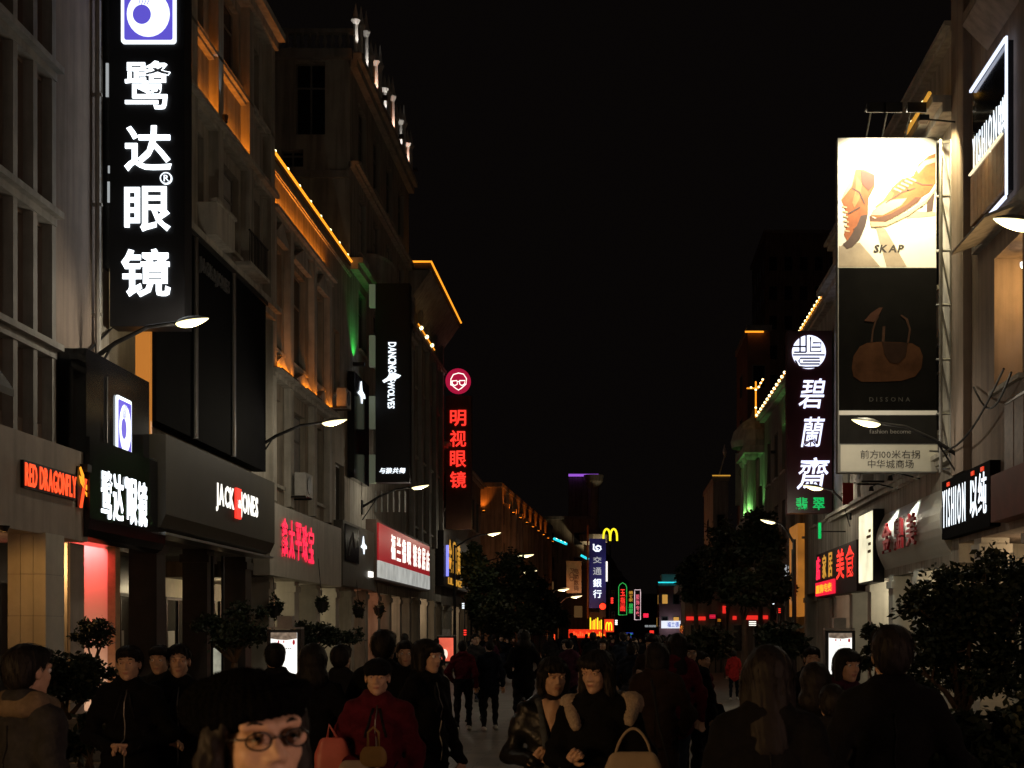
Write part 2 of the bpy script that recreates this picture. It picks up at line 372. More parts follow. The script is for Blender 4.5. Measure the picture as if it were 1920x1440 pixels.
    def ledge(s, z, ya=None, yb=None, d=0.35, h=0.22, m=TRIM):
        q = MB(); ya = s.y0 if ya is None else ya; yb = s.y1 if yb is None else yb
        q.box(s.X(-.05), s.X(d), ya, yb, z-h*.45, z); q.box(s.X(-.05), s.X(d*.62), ya, yb, z-h, z-h*.45)
        return q.build('ledge', m, s.root)
    def pipe(s, y, za, zb, m=PIPE, r=0.055, d=0.10):
        q = MB(); q.tube([(s.X(d),y,za),(s.X(d),y,zb)], r, 8)
        z = za+.6
        while z < zb: q.box(s.X(-.01), s.X(d+.07), y-.03, y+.03, z, z+.05); z += 1.9
        q.build('drainpipe', m, s.root)
def amber_strip(b, z, ya, yb, d, power, label, up=True):
    """hidden LED channel lying on a ledge and washing the wall above it"""
    t = thing('led_strip_light', (b.X(d), (ya+yb)/2, z), label, 'strip light', 'amber strip lights on the ledges')
    q = MB(); q.box(b.X(d-.05), b.X(d+.05), ya, yb, z+.001, z+.05); q.build('channel', DARKM, t)
    q = MB(); q.box(b.X(d-.03), b.X(d+.03), ya+.02, yb-.02, z+.05, z+.065); q.build('diffuser', G_AMBERH, t)
    lamp('AREA', 'strip_glow', (b.X(d), (ya+yb)/2, z+.10), (1.0, 0.27, 0.02), power, t, aim=(-b.out*0.35, 0.0, 1), size=(0.06, yb-ya))
    t.children[-1].rotation_euler = (0, R(180)+math.atan2(-b.out*.35,1)*1.0, 0)
    return t

# ---- left row -------------------------------------------------------------
A = Building('corner_building', 'brown rendered building with tall window bays above the red lettered shop at far left', XL, 1, 14.0, 24.15, 22.0, WALL_A)
edges = [21.92-0.71*i for i in range(9)]
for i in range(8):
    yb, ya = edges[i]-.08, edges[i+1]+.08
    for za, zb, k in ((5.0,6.05,1),(6.3,8.1,0),(8.45,10.4,1),(10.75,12.65,0)):
        if ya < 18 and za > 8.2: continue
        A.window(ya, yb, za, zb, CURT if k else GLASSD, rec=0.18, mull=0, trans=0.0 if k else 0.3, sill=False, frame=TRIM_D)
for i, y in enumerate(edges): A.box('fin', TRIM_D, -.02, .16, y-.075, y+.075, 4.7, 20)
for z in (6.18, 8.28, 10.58, 12.8): A.ledge(z+.1, 15, 21.98, .30, .22, TRIM_D)
A.pipe(23.95, 4.7, 21.0)
A.finish(3.3); A.arcade(3.3, [15.4, 17.6, 19.8], STONE, backm=STONE_D)
B = Building('optician_building', 'tall cream building with amber lit ledge behind the big black optician sign', XL, 1, 24.15, 36.0, 17.2, WALL_B)
B.window(24.75, 27.0, 5.4, 9.6, mat('display_glass', (0.25,0.24,0.2), 0.1), rec=1.5, mull=1, trans=0.25, sill=False)
for ya, yb in ((29.45,30.45),(31.75,33.3)):
    B.window(ya, yb, 10.75, 12.6, GLASSD, mull=1); B.window(ya, yb, 14.85, 16.6, GLASSD, mull=1)
B.window(34.0,35.3,10.75,12.6,GLASSD); B.window(27.5,28.9,10.75,12.6,GLASSD); B.window(25.2,26.6,10.75,12.6,GLASSD); B.window(34.1,35.2,14.85,16.4,GLASSD)
for y in (29.15, 31.1, 33.75, 35.85, 27.2): B.box('pilaster', WALL_B, -.02, .22, y-.26, y+.14, 10.1, 17.1)
B.ledge(13.12, ya=25.0); B.ledge(14.62, ya=25.0, d=.22, h=.14); B.ledge(17.25, ya=25.0, d=.5, h=.4); B.ledge(10.15, ya=27.3, d=.4, h=.3)
q = MB(); q.box(B.X(-2.4), B.X(.06), 33.5, 36.0, 17.2, 18.0); q.build('attic', WALL_B, B.root)
q = MB(); q.box(B.X(0),B.X(.62),29.3,30.7,10.16,10.24); q.box(B.X(.55),B.X(.62),29.3,30.7,10.24,10.85); q.box(B.X(0),B.X(.55),29.3,29.36,10.24,10.85); q.box(B.X(0),B.X(.55),30.64,30.7,10.24,10.85); q.box(B.X(.5),B.X(.66),29.25,30.75,10.85,10.92)
q.build('balcony', TRIM, B.root)
q = MB(); q.box(B.X(0),B.X(.72),31.7,33.4,10.16,10.24); q.build('balcony', TRIM, B.root)
for k in range(13):
    q = MB(); y = 31.75+k*.13; q.tube([(B.X(.68),y,10.24),(B.X(.68),y,10.95)],.012,6); q.build('balcony_bar', DARKM, B.root)
q = MB(); q.tube([(B.X(.68),31.7,10.96),(B.X(.68),33.4,10.96)],.025,6); q.build('balcony_rail', DARKM, B.root)
B.finish(3.6); B.arcade(3.6, [27.6, 31.0, 34.2], mat('dark_granite', (0.06,0.055,0.05), 0.35), backm=mat('dark_shopfront', (0.045,0.042,0.04), 0.3))
amber_strip(B, 13.12, 28.2, 31.0, .09, 24, 'amber strip on the ledge left of the white uplight')
amber_strip(B, 13.12, 31.35, 33.4, .09, 20, 'amber strip on the ledge right of the white uplight')
amber_strip(B, 14.62, 28.9, 33.4, .14, .35, 'thin faint amber strip one floor above the glowing ledge')
C = Building('eaved_house', 'sand coloured house with string light eave and amber ledges above the jeweller', XL, 1, 36.0, 47.4, 14.3, WALL_C)
for ya, yb in ((36.4,37.6),(38.7,40.5),(41.7,42.9)):
    C.window(ya, yb, 9.3, 12.0, GLASSD, mull=1); C.window(ya, yb, 5.7, 8.0, GLASSD, mull=1)
    q = MB()
    for zz, hh in ((12.15,.55),(8.72,.42)):
        q = MB(); q.poly((C.X(.02),ya-.12,zz), (0,1,0), (0,0,1), [(0,0),(yb-ya+.24,0),(yb-ya+.24,.1),((yb-ya)/2+.12,hh),(0,.1)], .16); q.build('pediment', TRIM, C.root)
C.window(44.9, 46.4, 4.9, 7.3, GLASSD, mull=1, trans=0); C.window(44.6,45.6,9.5,11.6,GLASSD)
for y in (36.15, 38.1, 41.1, 43.3): C.box('pilaster', TRIM, -.02, .18, y-.2, y+.2, 5.2, 12.75)
C.ledge(8.65, yb=43.8); C.ledge(12.9, yb=43.8, d=.3); C.ledge(14.02, d=.07, h=.1)
q = MB(); q.box(C.X(-1.2), C.X(.03), 35.9, 47.5, 14.30, 14.44); q.build('eave', ROOFT, C.root)
C.pipe(43.55, 4.9, 12.6, DARKM, .045)
q = MB(); q.box(C.X(-6), C.X(-1.0), 37.5, 46, 14.46, 15.6); q.quad((C.X(-6.3),37,15.6),(C.X(-.7),37,15.6),(C.X(-3.4),39,17.0),(C.X(-3.6),39,17.0)); q.build('roof_house', WALL_D, C.root)
C.finish(3.2); C.arcade(3.2, [36.5, 39.4, 42.3, 45.2], STONE, backm=mat('warm_shopfront', (0.42,0.37,0.28), 0.6))
amber_strip(C, 12.9, 36.3, 43.2, .10, 85, 'amber strip under the string light eave of the sand coloured house')
amber_strip(C, 8.65, 36.3, 38.2, .28, 7, 'short amber strip on the lower ledge beside the black screen')
amber_strip(C, 8.65, 39.3, 41.3, .28, 7, 'short amber strip on the lower ledge in the middle of the sand coloured house')
amber_strip(C, 8.65, 42.6, 43.6, .28, 3.5, 'shortest amber strip at the far end of the lower ledge')
D = Building('tall_house', 'tall grey building with spiked roof railing rising behind the eaved house', XL, 1, 47.4, 61.0, 21.6, WALL_D, depth=18)
D.side_window(-10.9, -9.85, 18.8, 21.3); D.side_window(-11.4, -10.6, 17.7, 18.3); D.side_window(-13.6,-12.4,18.8,21.2)
for k in range(4):
    ya = 49.0+3.0*k
    for za in (8.4, 11.8, 15.2, 18.4): D.window(ya, ya+1.5, za, za+2.1, GLASSD)
D.ledge(14.6, d=.45, h=.4); D.ledge(21.6, d=.4, h=.5); D.ledge(17.9,d=.3)
q = MB(); q.box(-24,-9.0,47.28,47.4,17.3,17.55); q.build('ledge', TRIM_D, D.root)
q = MB(); q.box(-24,-8.9,47.15,47.4,21.35,21.65); q.build('cornice', TRIM_D, D.root)
for k in range(26):
    x = -15.6+.26*k; q = MB(); q.lathe((x,47.5,21.6),[(.05,0),(.08,.12),(.04,.25),(.085,.42),(.05,.6),(.06,.68)],8); q.build('baluster', TRIM_D, D.root)
q = MB(); q.box(-16,-8.9,47.38,47.62,22.28,22.42); q.build('balustrade_rail', TRIM_D, D.root)
for ya in (52.2, 57.6):
    q = MB(); q.lathe((D.X(0),ya,14.6),[(1.5,0),(1.6,.15),(1.6,.9),(1.7,1.0),(1.55,1.05)],20,0,.45,1); q.build('round_balcony', TRIM_D, D.root)
D.finish(3.3); D.arcade(3.3, [47.9, 50.6, 53.3, 56.0, 58.7], WALL_B, backm=mat('warm_shopfront', (0.42,0.37,0.28), 0.6))
for k in range(14):                                # spiked finials with little uplights
    y = 47.9+1.0*k; hh = 1.9+.35*((k*7)%3)
    t = thing('roof_finial', (D.X(.1), y, 21.62), 'white uplit spike on the roof edge of the tall grey building', 'finial', 'uplit spikes along the roof edge')
    q = MB(); q.lathe((D.X(.1),y,21.62),[(.18,0),(.18,.12),(.09,.2),(.08,.6*hh),(.17,.68*hh),(.10,.74*hh),(.004,hh)],8); q.build('spike', WHITEP, t)
    q = MB(); q.tube([(D.X(.1),y+.05,21.9),(D.X(.1),y+.5,22.3),(D.X(.1),y+.95,21.9)],.025,6); q.build('swag', WHITEP, t)
    if k % 2 == 0:
        q = MB(); q.lathe((D.X(.34),y-.10,21.62),[(.05,0),(.06,.1),(.045,.1)],8); q.build('uplight', DARKM, t)
        lamp('SPOT','uplight_glow',(D.X(.36),y-.20,21.75),(1,.93,.85),60,t,.02,(-.12,.10,1),spot=R(50))
for k in (4, 8, 12):
    t = thing('wall_floodlight', (D.X(.5), 47.6+k, 21.6), ('nearest','middle','farthest')[k//4-1]+' small orange floodlight on the spiked roof edge', 'floodlight', 'orange floodlights on the spiked roof edge')
    q = MB(); q.box(D.X(.42),D.X(.58),47.5+k,47.7+k,21.62,21.74); q.build('housing', DARKM, t)
    lamp('SPOT','flood_glow',(D.X(.42),47.6+k,21.9),(1,.28,.06),26,t,.03,(-.7,0,.75),spot=R(90))
E = Building('wide_eaved_building', 'dark building with broad projecting eave edged in amber light beyond the wolf sign', XL, 1, 61.0, 72.5, 17.4, WALL_D)
for k in range(4):
    ya = 62.0+2.6*k
    for za in (6.6, 9.8, 13.0): E.window(ya, ya+1.4, za, za+2.1, GLASSD)
for y in (61.4, 64.0, 66.6, 69.2, 71.8): E.box('pilaster', TRIM_D, -.02, .2, y-.25, y+.25, 6, 16.6)
q = MB(); q.box(E.X(-5), E.X(1.0), 60.8, 72.6, 17.75, 18.0); q.build('eave', ROOFT, E.root)
q = MB(); q.add([(E.X(0),61.0,16.4),(E.X(0),72.4,16.4),(E.X(.95),72.4,17.74),(E.X(.95),61.0,17.74),(E.X(0),61.0,17.74),(E.X(0),72.4,17.74)],[(0,1,2,3),(0,3,4),(1,5,2)]); q.build('coved_soffit', WALL_D, E.root)
E.ledge(15.45, d=.3); E.finish(3.4); E.arcade(3.4, [61.5,64.3,67.1,69.9], WALL_B, backm=mat('warm_shopfront', (0.42,0.37,0.28), 0.6))
Fb = Building('plain_dark_building', 'low dark building behind the red optician sign and street trees', XL, 1, 72.5, 94.0, 11.8, WALL_E)
for k in range(7):
    for za in (5.2, 8.4): Fb.window(73.6+2.9*k, 75.2+2.9*k, za, za+2.0, GLASSD)
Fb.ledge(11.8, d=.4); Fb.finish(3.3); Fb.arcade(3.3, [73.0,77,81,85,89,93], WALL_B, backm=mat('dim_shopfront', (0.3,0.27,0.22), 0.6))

# ---- right row ------------------------------------------------------------
R1 = Building('clothing_store_building', 'brown rendered building at right edge carrying the tall clothing sign', XR, -1, 14.0, 28.9, 22.0, WALL_A)
R1.window(24.4, 26.2, 6.3, 8.8, mat('amber_shop_glass', (0.3,0.25,0.15), 0.15), rec=0.9, mull=0, trans=.22, sill=True, frame=DARKM)
R1.window(21.0, 23.4, 6.2, 8.8, GLASSD); R1.window(19,20.4,10.5,12.6,GLASSD)
q = MB(); q.box(R1.X(0), R1.X(.5), 22.5, 26.6, 13.4, 13.6); q.poly((R1.X(.02),22.5,12.9),(-1,0,0),(0,0,1),[(0,0),(.48,.48),(0,.48)],4.1); q.build('hood', WALL_A, R1.root)
q = MB(); q.poly((R1.X(0),24.1,8.95),(-1,0,0),(0,0,1),[(0,0.28),(0.75,0),(0.75,0.05),(0,.36)],2.4); q.build('window_canopy', TRIM_D, R1.root)
R1.box('pilaster', WALL_A, -.02, .16, 27.9, 28.9, 5.0, 21.9)
R1.box('ledge', TRIM_D, -.02, .12, 23.6, 27.4, 9.2, 9.45)
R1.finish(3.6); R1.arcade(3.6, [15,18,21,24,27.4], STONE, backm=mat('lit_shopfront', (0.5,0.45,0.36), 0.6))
R2 = Building('billboard_building', 'pale building lit by floodlights behind the shoe billboard', XR, -1, 28.9, 45.5, 14.5, WALL_B)
for k in range(5):
    ya = 30.6+2.9*k
    for za in (6.2, 9.4): R2.window(ya, ya+1.3, za, za+2.1, GLASSD)
R2.ledge(12.95, d=.55, h=.35); R2.ledge(14.5, d=.3); R2.ledge(5.6, d=.25)
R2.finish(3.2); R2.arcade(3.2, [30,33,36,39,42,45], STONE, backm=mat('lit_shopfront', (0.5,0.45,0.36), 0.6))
R3 = Building('jade_shop_building', 'grey building with string light roof edge behind the maroon jade sign', XR, -1, 45.5, 51.2, 12.7, WALL_D)
for za in (5.6, 8.8):
    for ya in (46.3, 48.9): R3.window(ya, ya+1.3, za, za+2.0, GLASSD)
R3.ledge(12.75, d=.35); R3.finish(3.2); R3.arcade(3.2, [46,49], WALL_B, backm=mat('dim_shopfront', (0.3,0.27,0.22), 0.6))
R4 = Building('string_light_building', 'dark building with sparkling roof string left of the maroon jade sign', XR, -1, 51.2, 66.0, 11.9, WALL_E)
for k in range(5):
    for za in (5.4, 8.6): R4.window(52.2+2.8*k, 53.6+2.8*k, za, za+2.0, GLASSD)
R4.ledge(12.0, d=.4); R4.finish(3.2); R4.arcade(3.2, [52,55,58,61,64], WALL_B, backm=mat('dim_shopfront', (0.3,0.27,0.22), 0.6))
R5 = Building('green_lit_building', 'columned building washed by green light above the right trees', XR, -1, 66.0, 79.0, 10.4, WALL_D)
for k in range(4): R5.window(67.2+3.0*k, 68.8+3.0*k, 6.5, 9.0, GLASSD)
for k in range(3):
    q = MB(); y = 66.8+1.6*k; q.lathe((R5.X(.55),y,7.2),[(.3,0),(.3,.2),(.24,.3),(.20,2.9),(.3,3.05),(.34,3.2)],14); q.build('column', WALL_B, R5.root)
q = MB(); q.box(R5.X(-.1),R5.X(.95),66.2,70.6,10.4,10.75); q.lathe((R5.X(.4),67.4,10.75),[(1.05,0),(1.1,.3),(.95,.8),(.6,1.2),(.15,1.5),(.02,1.9)],16); q.build('turret', WALL_B, R5.root)
q = MB(); q.box(R5.X(-.1),R5.X(.95),66.2,70.6,6.9,7.2); q.build('ledge', TRIM_D, R5.root)
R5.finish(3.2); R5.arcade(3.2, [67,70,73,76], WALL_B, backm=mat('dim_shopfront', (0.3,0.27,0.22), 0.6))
for k, (y, z, dx) in enumerate(((66.4,7.25,.8),(68.2,7.25,.85),(58.2,9.3,.5))):
    t = thing('green_floodlight', (XR-dx, y, z), ('green floodlight at the foot of the near column','green floodlight between the columns of the green lit building','green floodlight on the wall under the sparkling roof string')[k], 'floodlight', 'green floodlights on the right')
    q = MB(); q.box(XR-dx-.1,XR-dx+.1,y-.1,y+.1,z,z+.12); q.build('housing', DARKM, t)
    lamp('SPOT','flood_glow',(XR-dx,y,z+.2),(.30,1,.25),70 if k<2 else 30,t,.05,(.25,.05,1),spot=R(95))
t = thing('green_floodlight', (XL+.35, 47.9, 11.0), 'green floodlight on the wall beside the black wolf sign', 'floodlight', 'green floodlights on the left')
q = MB(); q.box(XL+.02,XL+.42,47.8,48.0,10.98,11.1); q.build('housing', DARKM, t)
lamp('SPOT','flood_glow',(XL+.35,47.95,11.2),(.05,1,.12),38,t,.05,(-.34,.05,1),spot=R(100))

# ---- far end of the street -----------------------------------------------
def block(name, label, corners, z1, wall, rows=0, cols=0, za=4.5, hh=1.6, step=3.2, lit=()):
    """free standing house on a four cornered plan (anticlockwise from the near left corner), windows on the two faces seen"""
    c = [Vector((p[0], p[1], 0)) for p in corners]; ctr = sum(c, Vector())/4
    t = thing(name, (ctr.x, ctr.y, 0), label, 'building')
    q = MB(); n = len(c); q.add([(p.x,p.y,0) for p in c]+[(p.x,p.y,z1) for p in c], [(i,(i+1)%n,n+(i+1)%n,n+i) for i in range(n)]+[tuple(range(n,2*n))]); q.build('wall', wall, t)
    q = MB(); e = [(p+(p-ctr).normalized()*.45) for p in c]; q.add([(p.x,p.y,z1) for p in e]+[(p.x,p.y,z1+.35) for p in e], [(i,(i+1)%n,n+(i+1)%n,n+i) for i in range(n)]+[tuple(range(n))[::-1],tuple(range(n,2*n))]); q.build('cornice', TRIM_D, t)
    for f in (0, 1, 3):
        a, b = c[f], c[(f+1)%4]; d = (b-a); ln = d.length; d.normalize(); nr = Vector((d.y,-d.x,0))
        nc = max(1, int(ln/2.4)) if cols == 0 else cols
        for r in range(rows):
            for k in range(nc):
                s = ln*(k+.5)/nc; w2 = min(.55, ln/nc*.3); z = za+r*step
                if z+hh > z1: continue
                q = MB(); o = a+d*(s-w2)+nr*.02+Vector((0,0,z)); q.poly(o, d, (0,0,1), [(0,0),(2*w2,0),(2*w2,hh),(0,hh)], .05)
                wn = q.build('window', FRAME, t)
                q = MB(); o = a+d*(s-w2+.08)+nr*.07+Vector((0,0,z+.08)); q.poly(o, d, (0,0,1), [(0,0),(2*w2-.16,0),(2*w2-.16,hh-.16),(0,hh-.16)], .012)
                q.build('pane', lit[(r*7+k*3+f)%len(lit)] if lit else GLASSD, wn)
    return t
G_far = block('amber_lit_building', 'distant building with amber lit cornice above the left street trees', [(-13.5,112),(-9.0,112),(-6.9,156),(-13.5,156)], 13.6, WALL_C, 3, 0, 4.4, 1.7, 3.1)
for k in range(9):
    y = 113.5+4.7*k; x = -9.0+2.1*(y-112)/44; 
    q = MB(); q.box(x-.05,x+.45,y-.3,y+.3,2,12.4); q.build('pilaster', WALL_C, G_far)
for k in range(10):
    if k < 2: x, y = -12.6+2.2*k, 111.4
    else: y = 113.2+5.0*(k-2); x = -8.2+2.1*(y-112)/44
    t = thing('cornice_floodlight', (x,y,11.6), 'small amber floodlight under the cornice of the distant amber building', 'floodlight', 'amber floodlights under the distant cornice')
    q = MB(); q.box(x-.12,x+.12,y-.12,y+.12,11.5,11.66); q.build('housing', DARKM, t)
    q = MB(); q.box(x-.09,x+.09,y-.09,y+.09,11.66,11.68); q.build('lens', G_AMBERH, t)
    lamp('SPOT','flood_glow',(x,y,11.75),(1,.20,.015),85,t,.1,(-.25,.35 if k < 2 else 0,1),spot=R(95))
for k,(x,y,z) in enumerate(((-8.3,118,3.4),(-7.2,148,3.2),(-7.9,126,3.3))):
    t = thing('wall_floodlight', (x,y,z), ('amber floodlight low on the distant amber building, nearest','amber floodlight low on the distant amber building, farthest','amber floodlight low on the distant amber building, middle')[k], 'floodlight', 'low amber floodlights')
    q = MB(); q.box(x-.14,x+.14,y-.14,y+.14,z,z+.2); q.build('housing', DARKM, t); q = MB(); q.box(x-.1,x+.1,y-.1,y+.1,z+.2,z+.22); q.build('lens', G_AMBERH, t)
    lamp('POINT','flood_glow',(x,y,z+.5),(1,.25,.02),45,t,.1)
H1 = block('corner_tower_building', 'distant pale corner building with violet roof line and stepped cornice', [(-9.0,160),(-2.4,160),(-2.0,176),(-9.0,176)], 15.0, WALL_C, 4, 0, 3.6, 1.5, 2.8, (GLASSD, GLASSD, GLASSD, glow('far_window_warm',(1,.55,.2),.06,False)))
q = MB(); q.lathe((-2.3,160.2,0),[(.9,0),(.9,9.2),(1.3,9.4),(1.3,9.9),(.8,10.2),(.85,12.0),(1.6,12.4),(1.7,13.2),(.8,13.8),(.6,14.4),(.62,18.6),(1.1,19.4),(1.2,20.1),(.1,20.2)],16); q.build('corner_turret', WALL_B, H1)
q = MB(); q.box(-5.2,-2.0,160.4,166,15.3,19.9); q.build('penthouse', WALL_E, H1)
t = thing('wall_floodlight', (-1.2,158.6,9.8), 'floodlight washing the corner turret of the distant pale building', 'floodlight'); q = MB(); q.box(-1.35,-1.05,158.5,158.8,9.8,10.0); q.build('housing', DARKM, t); q = MB(); q.tube([(-1.2,158.7,9.8),(-1.9,159.5,9.5)],.05,6); q.build('arm', DARKM, t); lamp('SPOT','flood_glow',(-1.2,158.4,10.2),(1,.78,.45),700,t,.1,(-.35,.45,1),spot=R(80))
H2 = block('gabled_dark_building', 'distant dark building with curved gable right of the blue bank sign', [(-1.6,190),(1.2,190),(2.4,215),(-1.6,215)], 9.5, WALL_E, 2, 0, 3.6, 1.4, 2.9)
q = MB(); q.poly((-1.3,189.8,9.8),(1,0,0),(0,0,1),[(0,0),(2.6,0),(2.4,.5),(1.9,.9),(1.6,1.6),(1.0,2.5),(.4,3.0),(0,3.1)],-.6); q.build('gable', WALL_E, H2)
H3 = block('end_building', 'wide dark building closing the view at the street end', [(-2,232),(14,232),(14,244),(-2,244)], 8.2, mat('dusky_render',(0.2,0.13,0.13),.9,.2,.6), 2, 0, 3.0, 1.5, 2.8)
H4 = block('teal_edged_pavilion', 'small pink rendered building with teal neon eave right of the neon signs', [(5.3,160),(7.9,160),(7.9,168),(5.3,168)], 7.3, mat('pink_render',(0.45,0.25,0.27),.9,.2,1), 2, 2, 2.6, 1.2, 2.6, (GLASSD, glow('far_window_amber',(1,.5,.1),.5,False)))
q = MB(); q.box(5.6,7.6,160.5,166,7.66,8.7); q.build('penthouse', WHITEP, H4)
H5 = block('low_shop_pavilion', 'low dark shop with red neon strips under the right street trees', [(3.2,62),(7.0,62),(7.0,65.5),(3.2,65.5)], 3.6, WALL_E, 1, 4, 0.9, 1.3, 3)
T1 = block('apartment_tower', 'dark high rise looming behind the billboard, unlit', [(17.0,155),(25.5,155),(25.5,170),(17.0,170)], 46.5, WALL_E, 12, 5, 6, 1.7, 3.3)
T2 = block('outlined_tower', 'dark tower with short amber roof line left of the maroon sign', [(8.9,92),(10.4,92),(10.4,100),(8.9,100)], 21.8, mat('reddish_render',(0.22,0.12,0.09),.9,.25,.8), 5, 1, 6, 1.6, 3.0)
T3 = block('gold_topped_house', 'distant house with gold lit roof edge and antenna beside the pale banner', [(7.2,100),(8.3,100),(8.3,110),(7.2,110)], 12.7, WALL_B, 3, 1, 3, 1.4, 3)
q = MB(); q.tube([(7.6,100.3,13.05),(8.05,100.3,14.6)],.05,6); q.lathe((8.06,100.3,14.6),[(.05,0),(.16,.3),(.1,.6),(.01,.9)],8); q.build('antenna', WHITEP, T3)
q = MB(); q.box(7.1,8.4,99.5,99.56,13.08,13.16); tg = thing('roof_tube', (7.7,99.5,13), 'gold tube along the roof of the distant antenna house', 'tube light'); q.build('tube', G_GOLD, tg)
# ================================================================= shop fascias and signs
def rounded(w, h, r, n=5):
    p = []
    for cx, cy, a0 in ((w-r,r,-90),(w-r,h-r,0),(r,h-r,90),(r,r,180)):
        for i in range(n+1):
            a = R(a0+90*i/n); p.append((cx+r*math.cos(a), cy+r*math.sin(a)))
    return p
def disc(cx, cy, r, n=28, ry=None): return [(cx+r*math.cos(2*math.pi*i/n), cy+(ry or r)*math.sin(2*math.pi*i/n)) for i in range(n)]
def plate(parent, nm, o, u, v, pts, th, m):
    q = MB(); q.poly(o, u, v, pts, th); return q.build(nm, m, parent)
def ribbon(parent, nm, o, u, v, pts, wd, th, m):
    """a neon line: flat tube along pts in the plane"""
    o = Vector(o); u = Vector(u); v = Vector(v); n = u.cross(v).normalized()
    q = MB(); q.tube([o+u*a+v*b+n*th for a, b in pts], wd/2, 6); return q.build(nm, m, parent)
def optician_logo(parent, o, u, v, W, H):
    """rounded violet square with a white crescent swirl (head feathers cut as fine lines)"""
    n = Vector(u).cross(Vector(v)).normalized()
    S = lambda pts: [(a*W, b*H) for a, b in pts]
    plate(parent, 'logo_border', o, u, v, S(rounded(1,1,.06)), .03, G_WHITE2)
    o1 = Vector(o)+n*.031; plate(parent, 'logo_field', o1, u, v, S([(a+.06,b+.06) for a,b in rounded(.88,.88,.04)]), .006, G_BLUE)
    o2 = Vector(o)+n*.038; plate(parent, 'logo_swirl', o2, u, v, S(disc(.5,.5,.39)), .006, G_WHITE2)
    o3 = Vector(o)+n*.045; plate(parent, 'logo_eye', o3, u, v, S(disc(.385,.49,.165)), .006, G_BLUE)
    for k in range(4): ribbon(parent, 'logo_feather', o3, u, v, S([(.33+.05*k,.66),(.36+.06*k,.78),(.48+.07*k,.88+.015*k),(.62+.06*k,.90-.01*k)]), .012*W, .002, G_BLUE)
Y_AX, Z_AX = (0,1,0), (0,0,1)
# ---- giant optician sign, projecting from the wall, facing down the street
y = 24.35; k = y/F; s1 = thing('projecting_sign', pt(190,610,y), 'giant black vertical optician sign with white Chinese characters and violet logo', 'sign')
a = pt(206,612,y); b = pt(346,-70,y); q = MB(); q.box(a.x,b.x,y,y+.42,a.z,b.z+.4); q.build('sign_box', BLACKM, s1)
q = MB(); q.box(a.x-.17,a.x-.004,y+.1,y+.34,zof(500,y),b.z+.4); q.build('side_bracket', BLACKG, s1)
u, v = (1,0,0), (0,0,1)
for ch, p0, p1, p2, p3 in (('鹭',235,205,320,115),('达',234,321,322,236),('眼',234,434,320,350),('镜',228,557,320,467)):
    o = pt(p0,p1,y-.002); letters(s1, ch, o, u, v, (p2-p0)*k, (p1-p3)*k, G_WHITE, bold=.007 if ch == '鹭' else .017, th=.03)
o = pt(301,346,y-.002); plate(s1,'registered_ring',o,u,v,[(i*22*k,j*22*k) for i,j in disc(.5,.5,.52)],.03,G_WHITE2)
plate(s1,'registered_field',o-Vector((0,.031,0)),u,v,[(i*22*k,j*22*k) for i,j in disc(.5,.5,.40)],.006,BLACKM)
letters(s1,'R',pt(307,340,y-.042),u,v,10*k,12*k,G_WHITE2,bold=.012,th=.01)
optician_logo(s1, pt(228,83,y-.002), u, v, 103*k, 110*k)
for pa, pb, pc in ((203,115,182),(206,338,380),(207,308,325)):
    o = pt(pa-4,pc,y+.09); q = MB(); q.box(o.x,o.x+5*k,o.y-.02,o.y,o.z,zof(pb,y)); q.build('side_glow_strip', G_DIMW, s1)  # pale side strips emit a dim white of their own
# ---- red lettered shop fascia, far left
def fascia(name, label, X, out, pa, pb, za, zb, m, th=.5, rad=0.0, Y=None):
    ya, yb = sorted((yof(pa,X), yof(pb,X))) if Y is None else Y
    t = thing(name, (X, (ya+yb)/2, za), label, 'sign')
    q = MB()
    if rad: q.poly((X-out*th,ya,za),(out,0,0),(0,0,1),[(0,0),(th-rad,0),(th-rad*.35,rad*.25),(th,rad),(th,zb-za),(0,zb-za)],-(yb-ya))
    else: q.box(X-out*th, X, ya, yb, za, zb)
    q.build('fascia_panel', m, t); return t
X = -8.5; f1 = fascia('shop_fascia', 'taupe fascia with glowing red Latin lettering and dragonfly emblem at far left', X, 1, -330, 165, 3.2, 4.62, STONE_D, .48)
ya, yb = yof(40,X), yof(136,X)
q = MB(); q.box(X+.001,X+.05,ya-.03,yb+.02,3.81,4.21); q.build('letter_backing', BLACKM, f1)
letters(f1, 'RED DRAGONFLY', (X+.052,ya,3.84), Y_AX, Z_AX, yb-ya, .34, G_REDO, bold=.012, th=.012, gap=.14)
ym = yof(152,X); DF = lambda pts: [(a*.42, b*.62) for a,b in pts]; o = (X+.03, ym-.24, 3.72)
plate(f1,'emblem_backing',(X+.001,ym-.26,3.72),Y_AX,Z_AX,[(a+.0,b) for a,b in DF([(0.1,0),(.6,0),(1.35,.35),(1.3,.6),(.6,1.0),(.15,1.05),(.02,.7)])],.03,BLACKM)
ribbon(f1,'dragonfly_body',o,Y_AX,Z_AX,DF([(.25,.0),(.42,.3),(.62,.62),(.72,.75)]),.05,.02,G_REDO)
for w_ in ([(.55,.6),(.3,.78),(.08,1.0),(.2,1.04),(.5,.85)], [(.5,.52),(.2,.62),(.05,.8),(.25,.78)], [(.6,.55),(.95,.42),(1.3,.38),(1.2,.55),(.8,.62)], [(.55,.45),(.9,.25),(1.2,.2),(1.0,.38)]): plate(f1,'dragonfly_wing',(X+.05,ym-.24,3.72),Y_AX,Z_AX,DF(w_),.01,G_AMBER)
q = MB(); q.box(X+.001,X+.12,yof(150,X),yof(158,X),4.3,4.42); q.build('sensor_box', DARKM, f1)
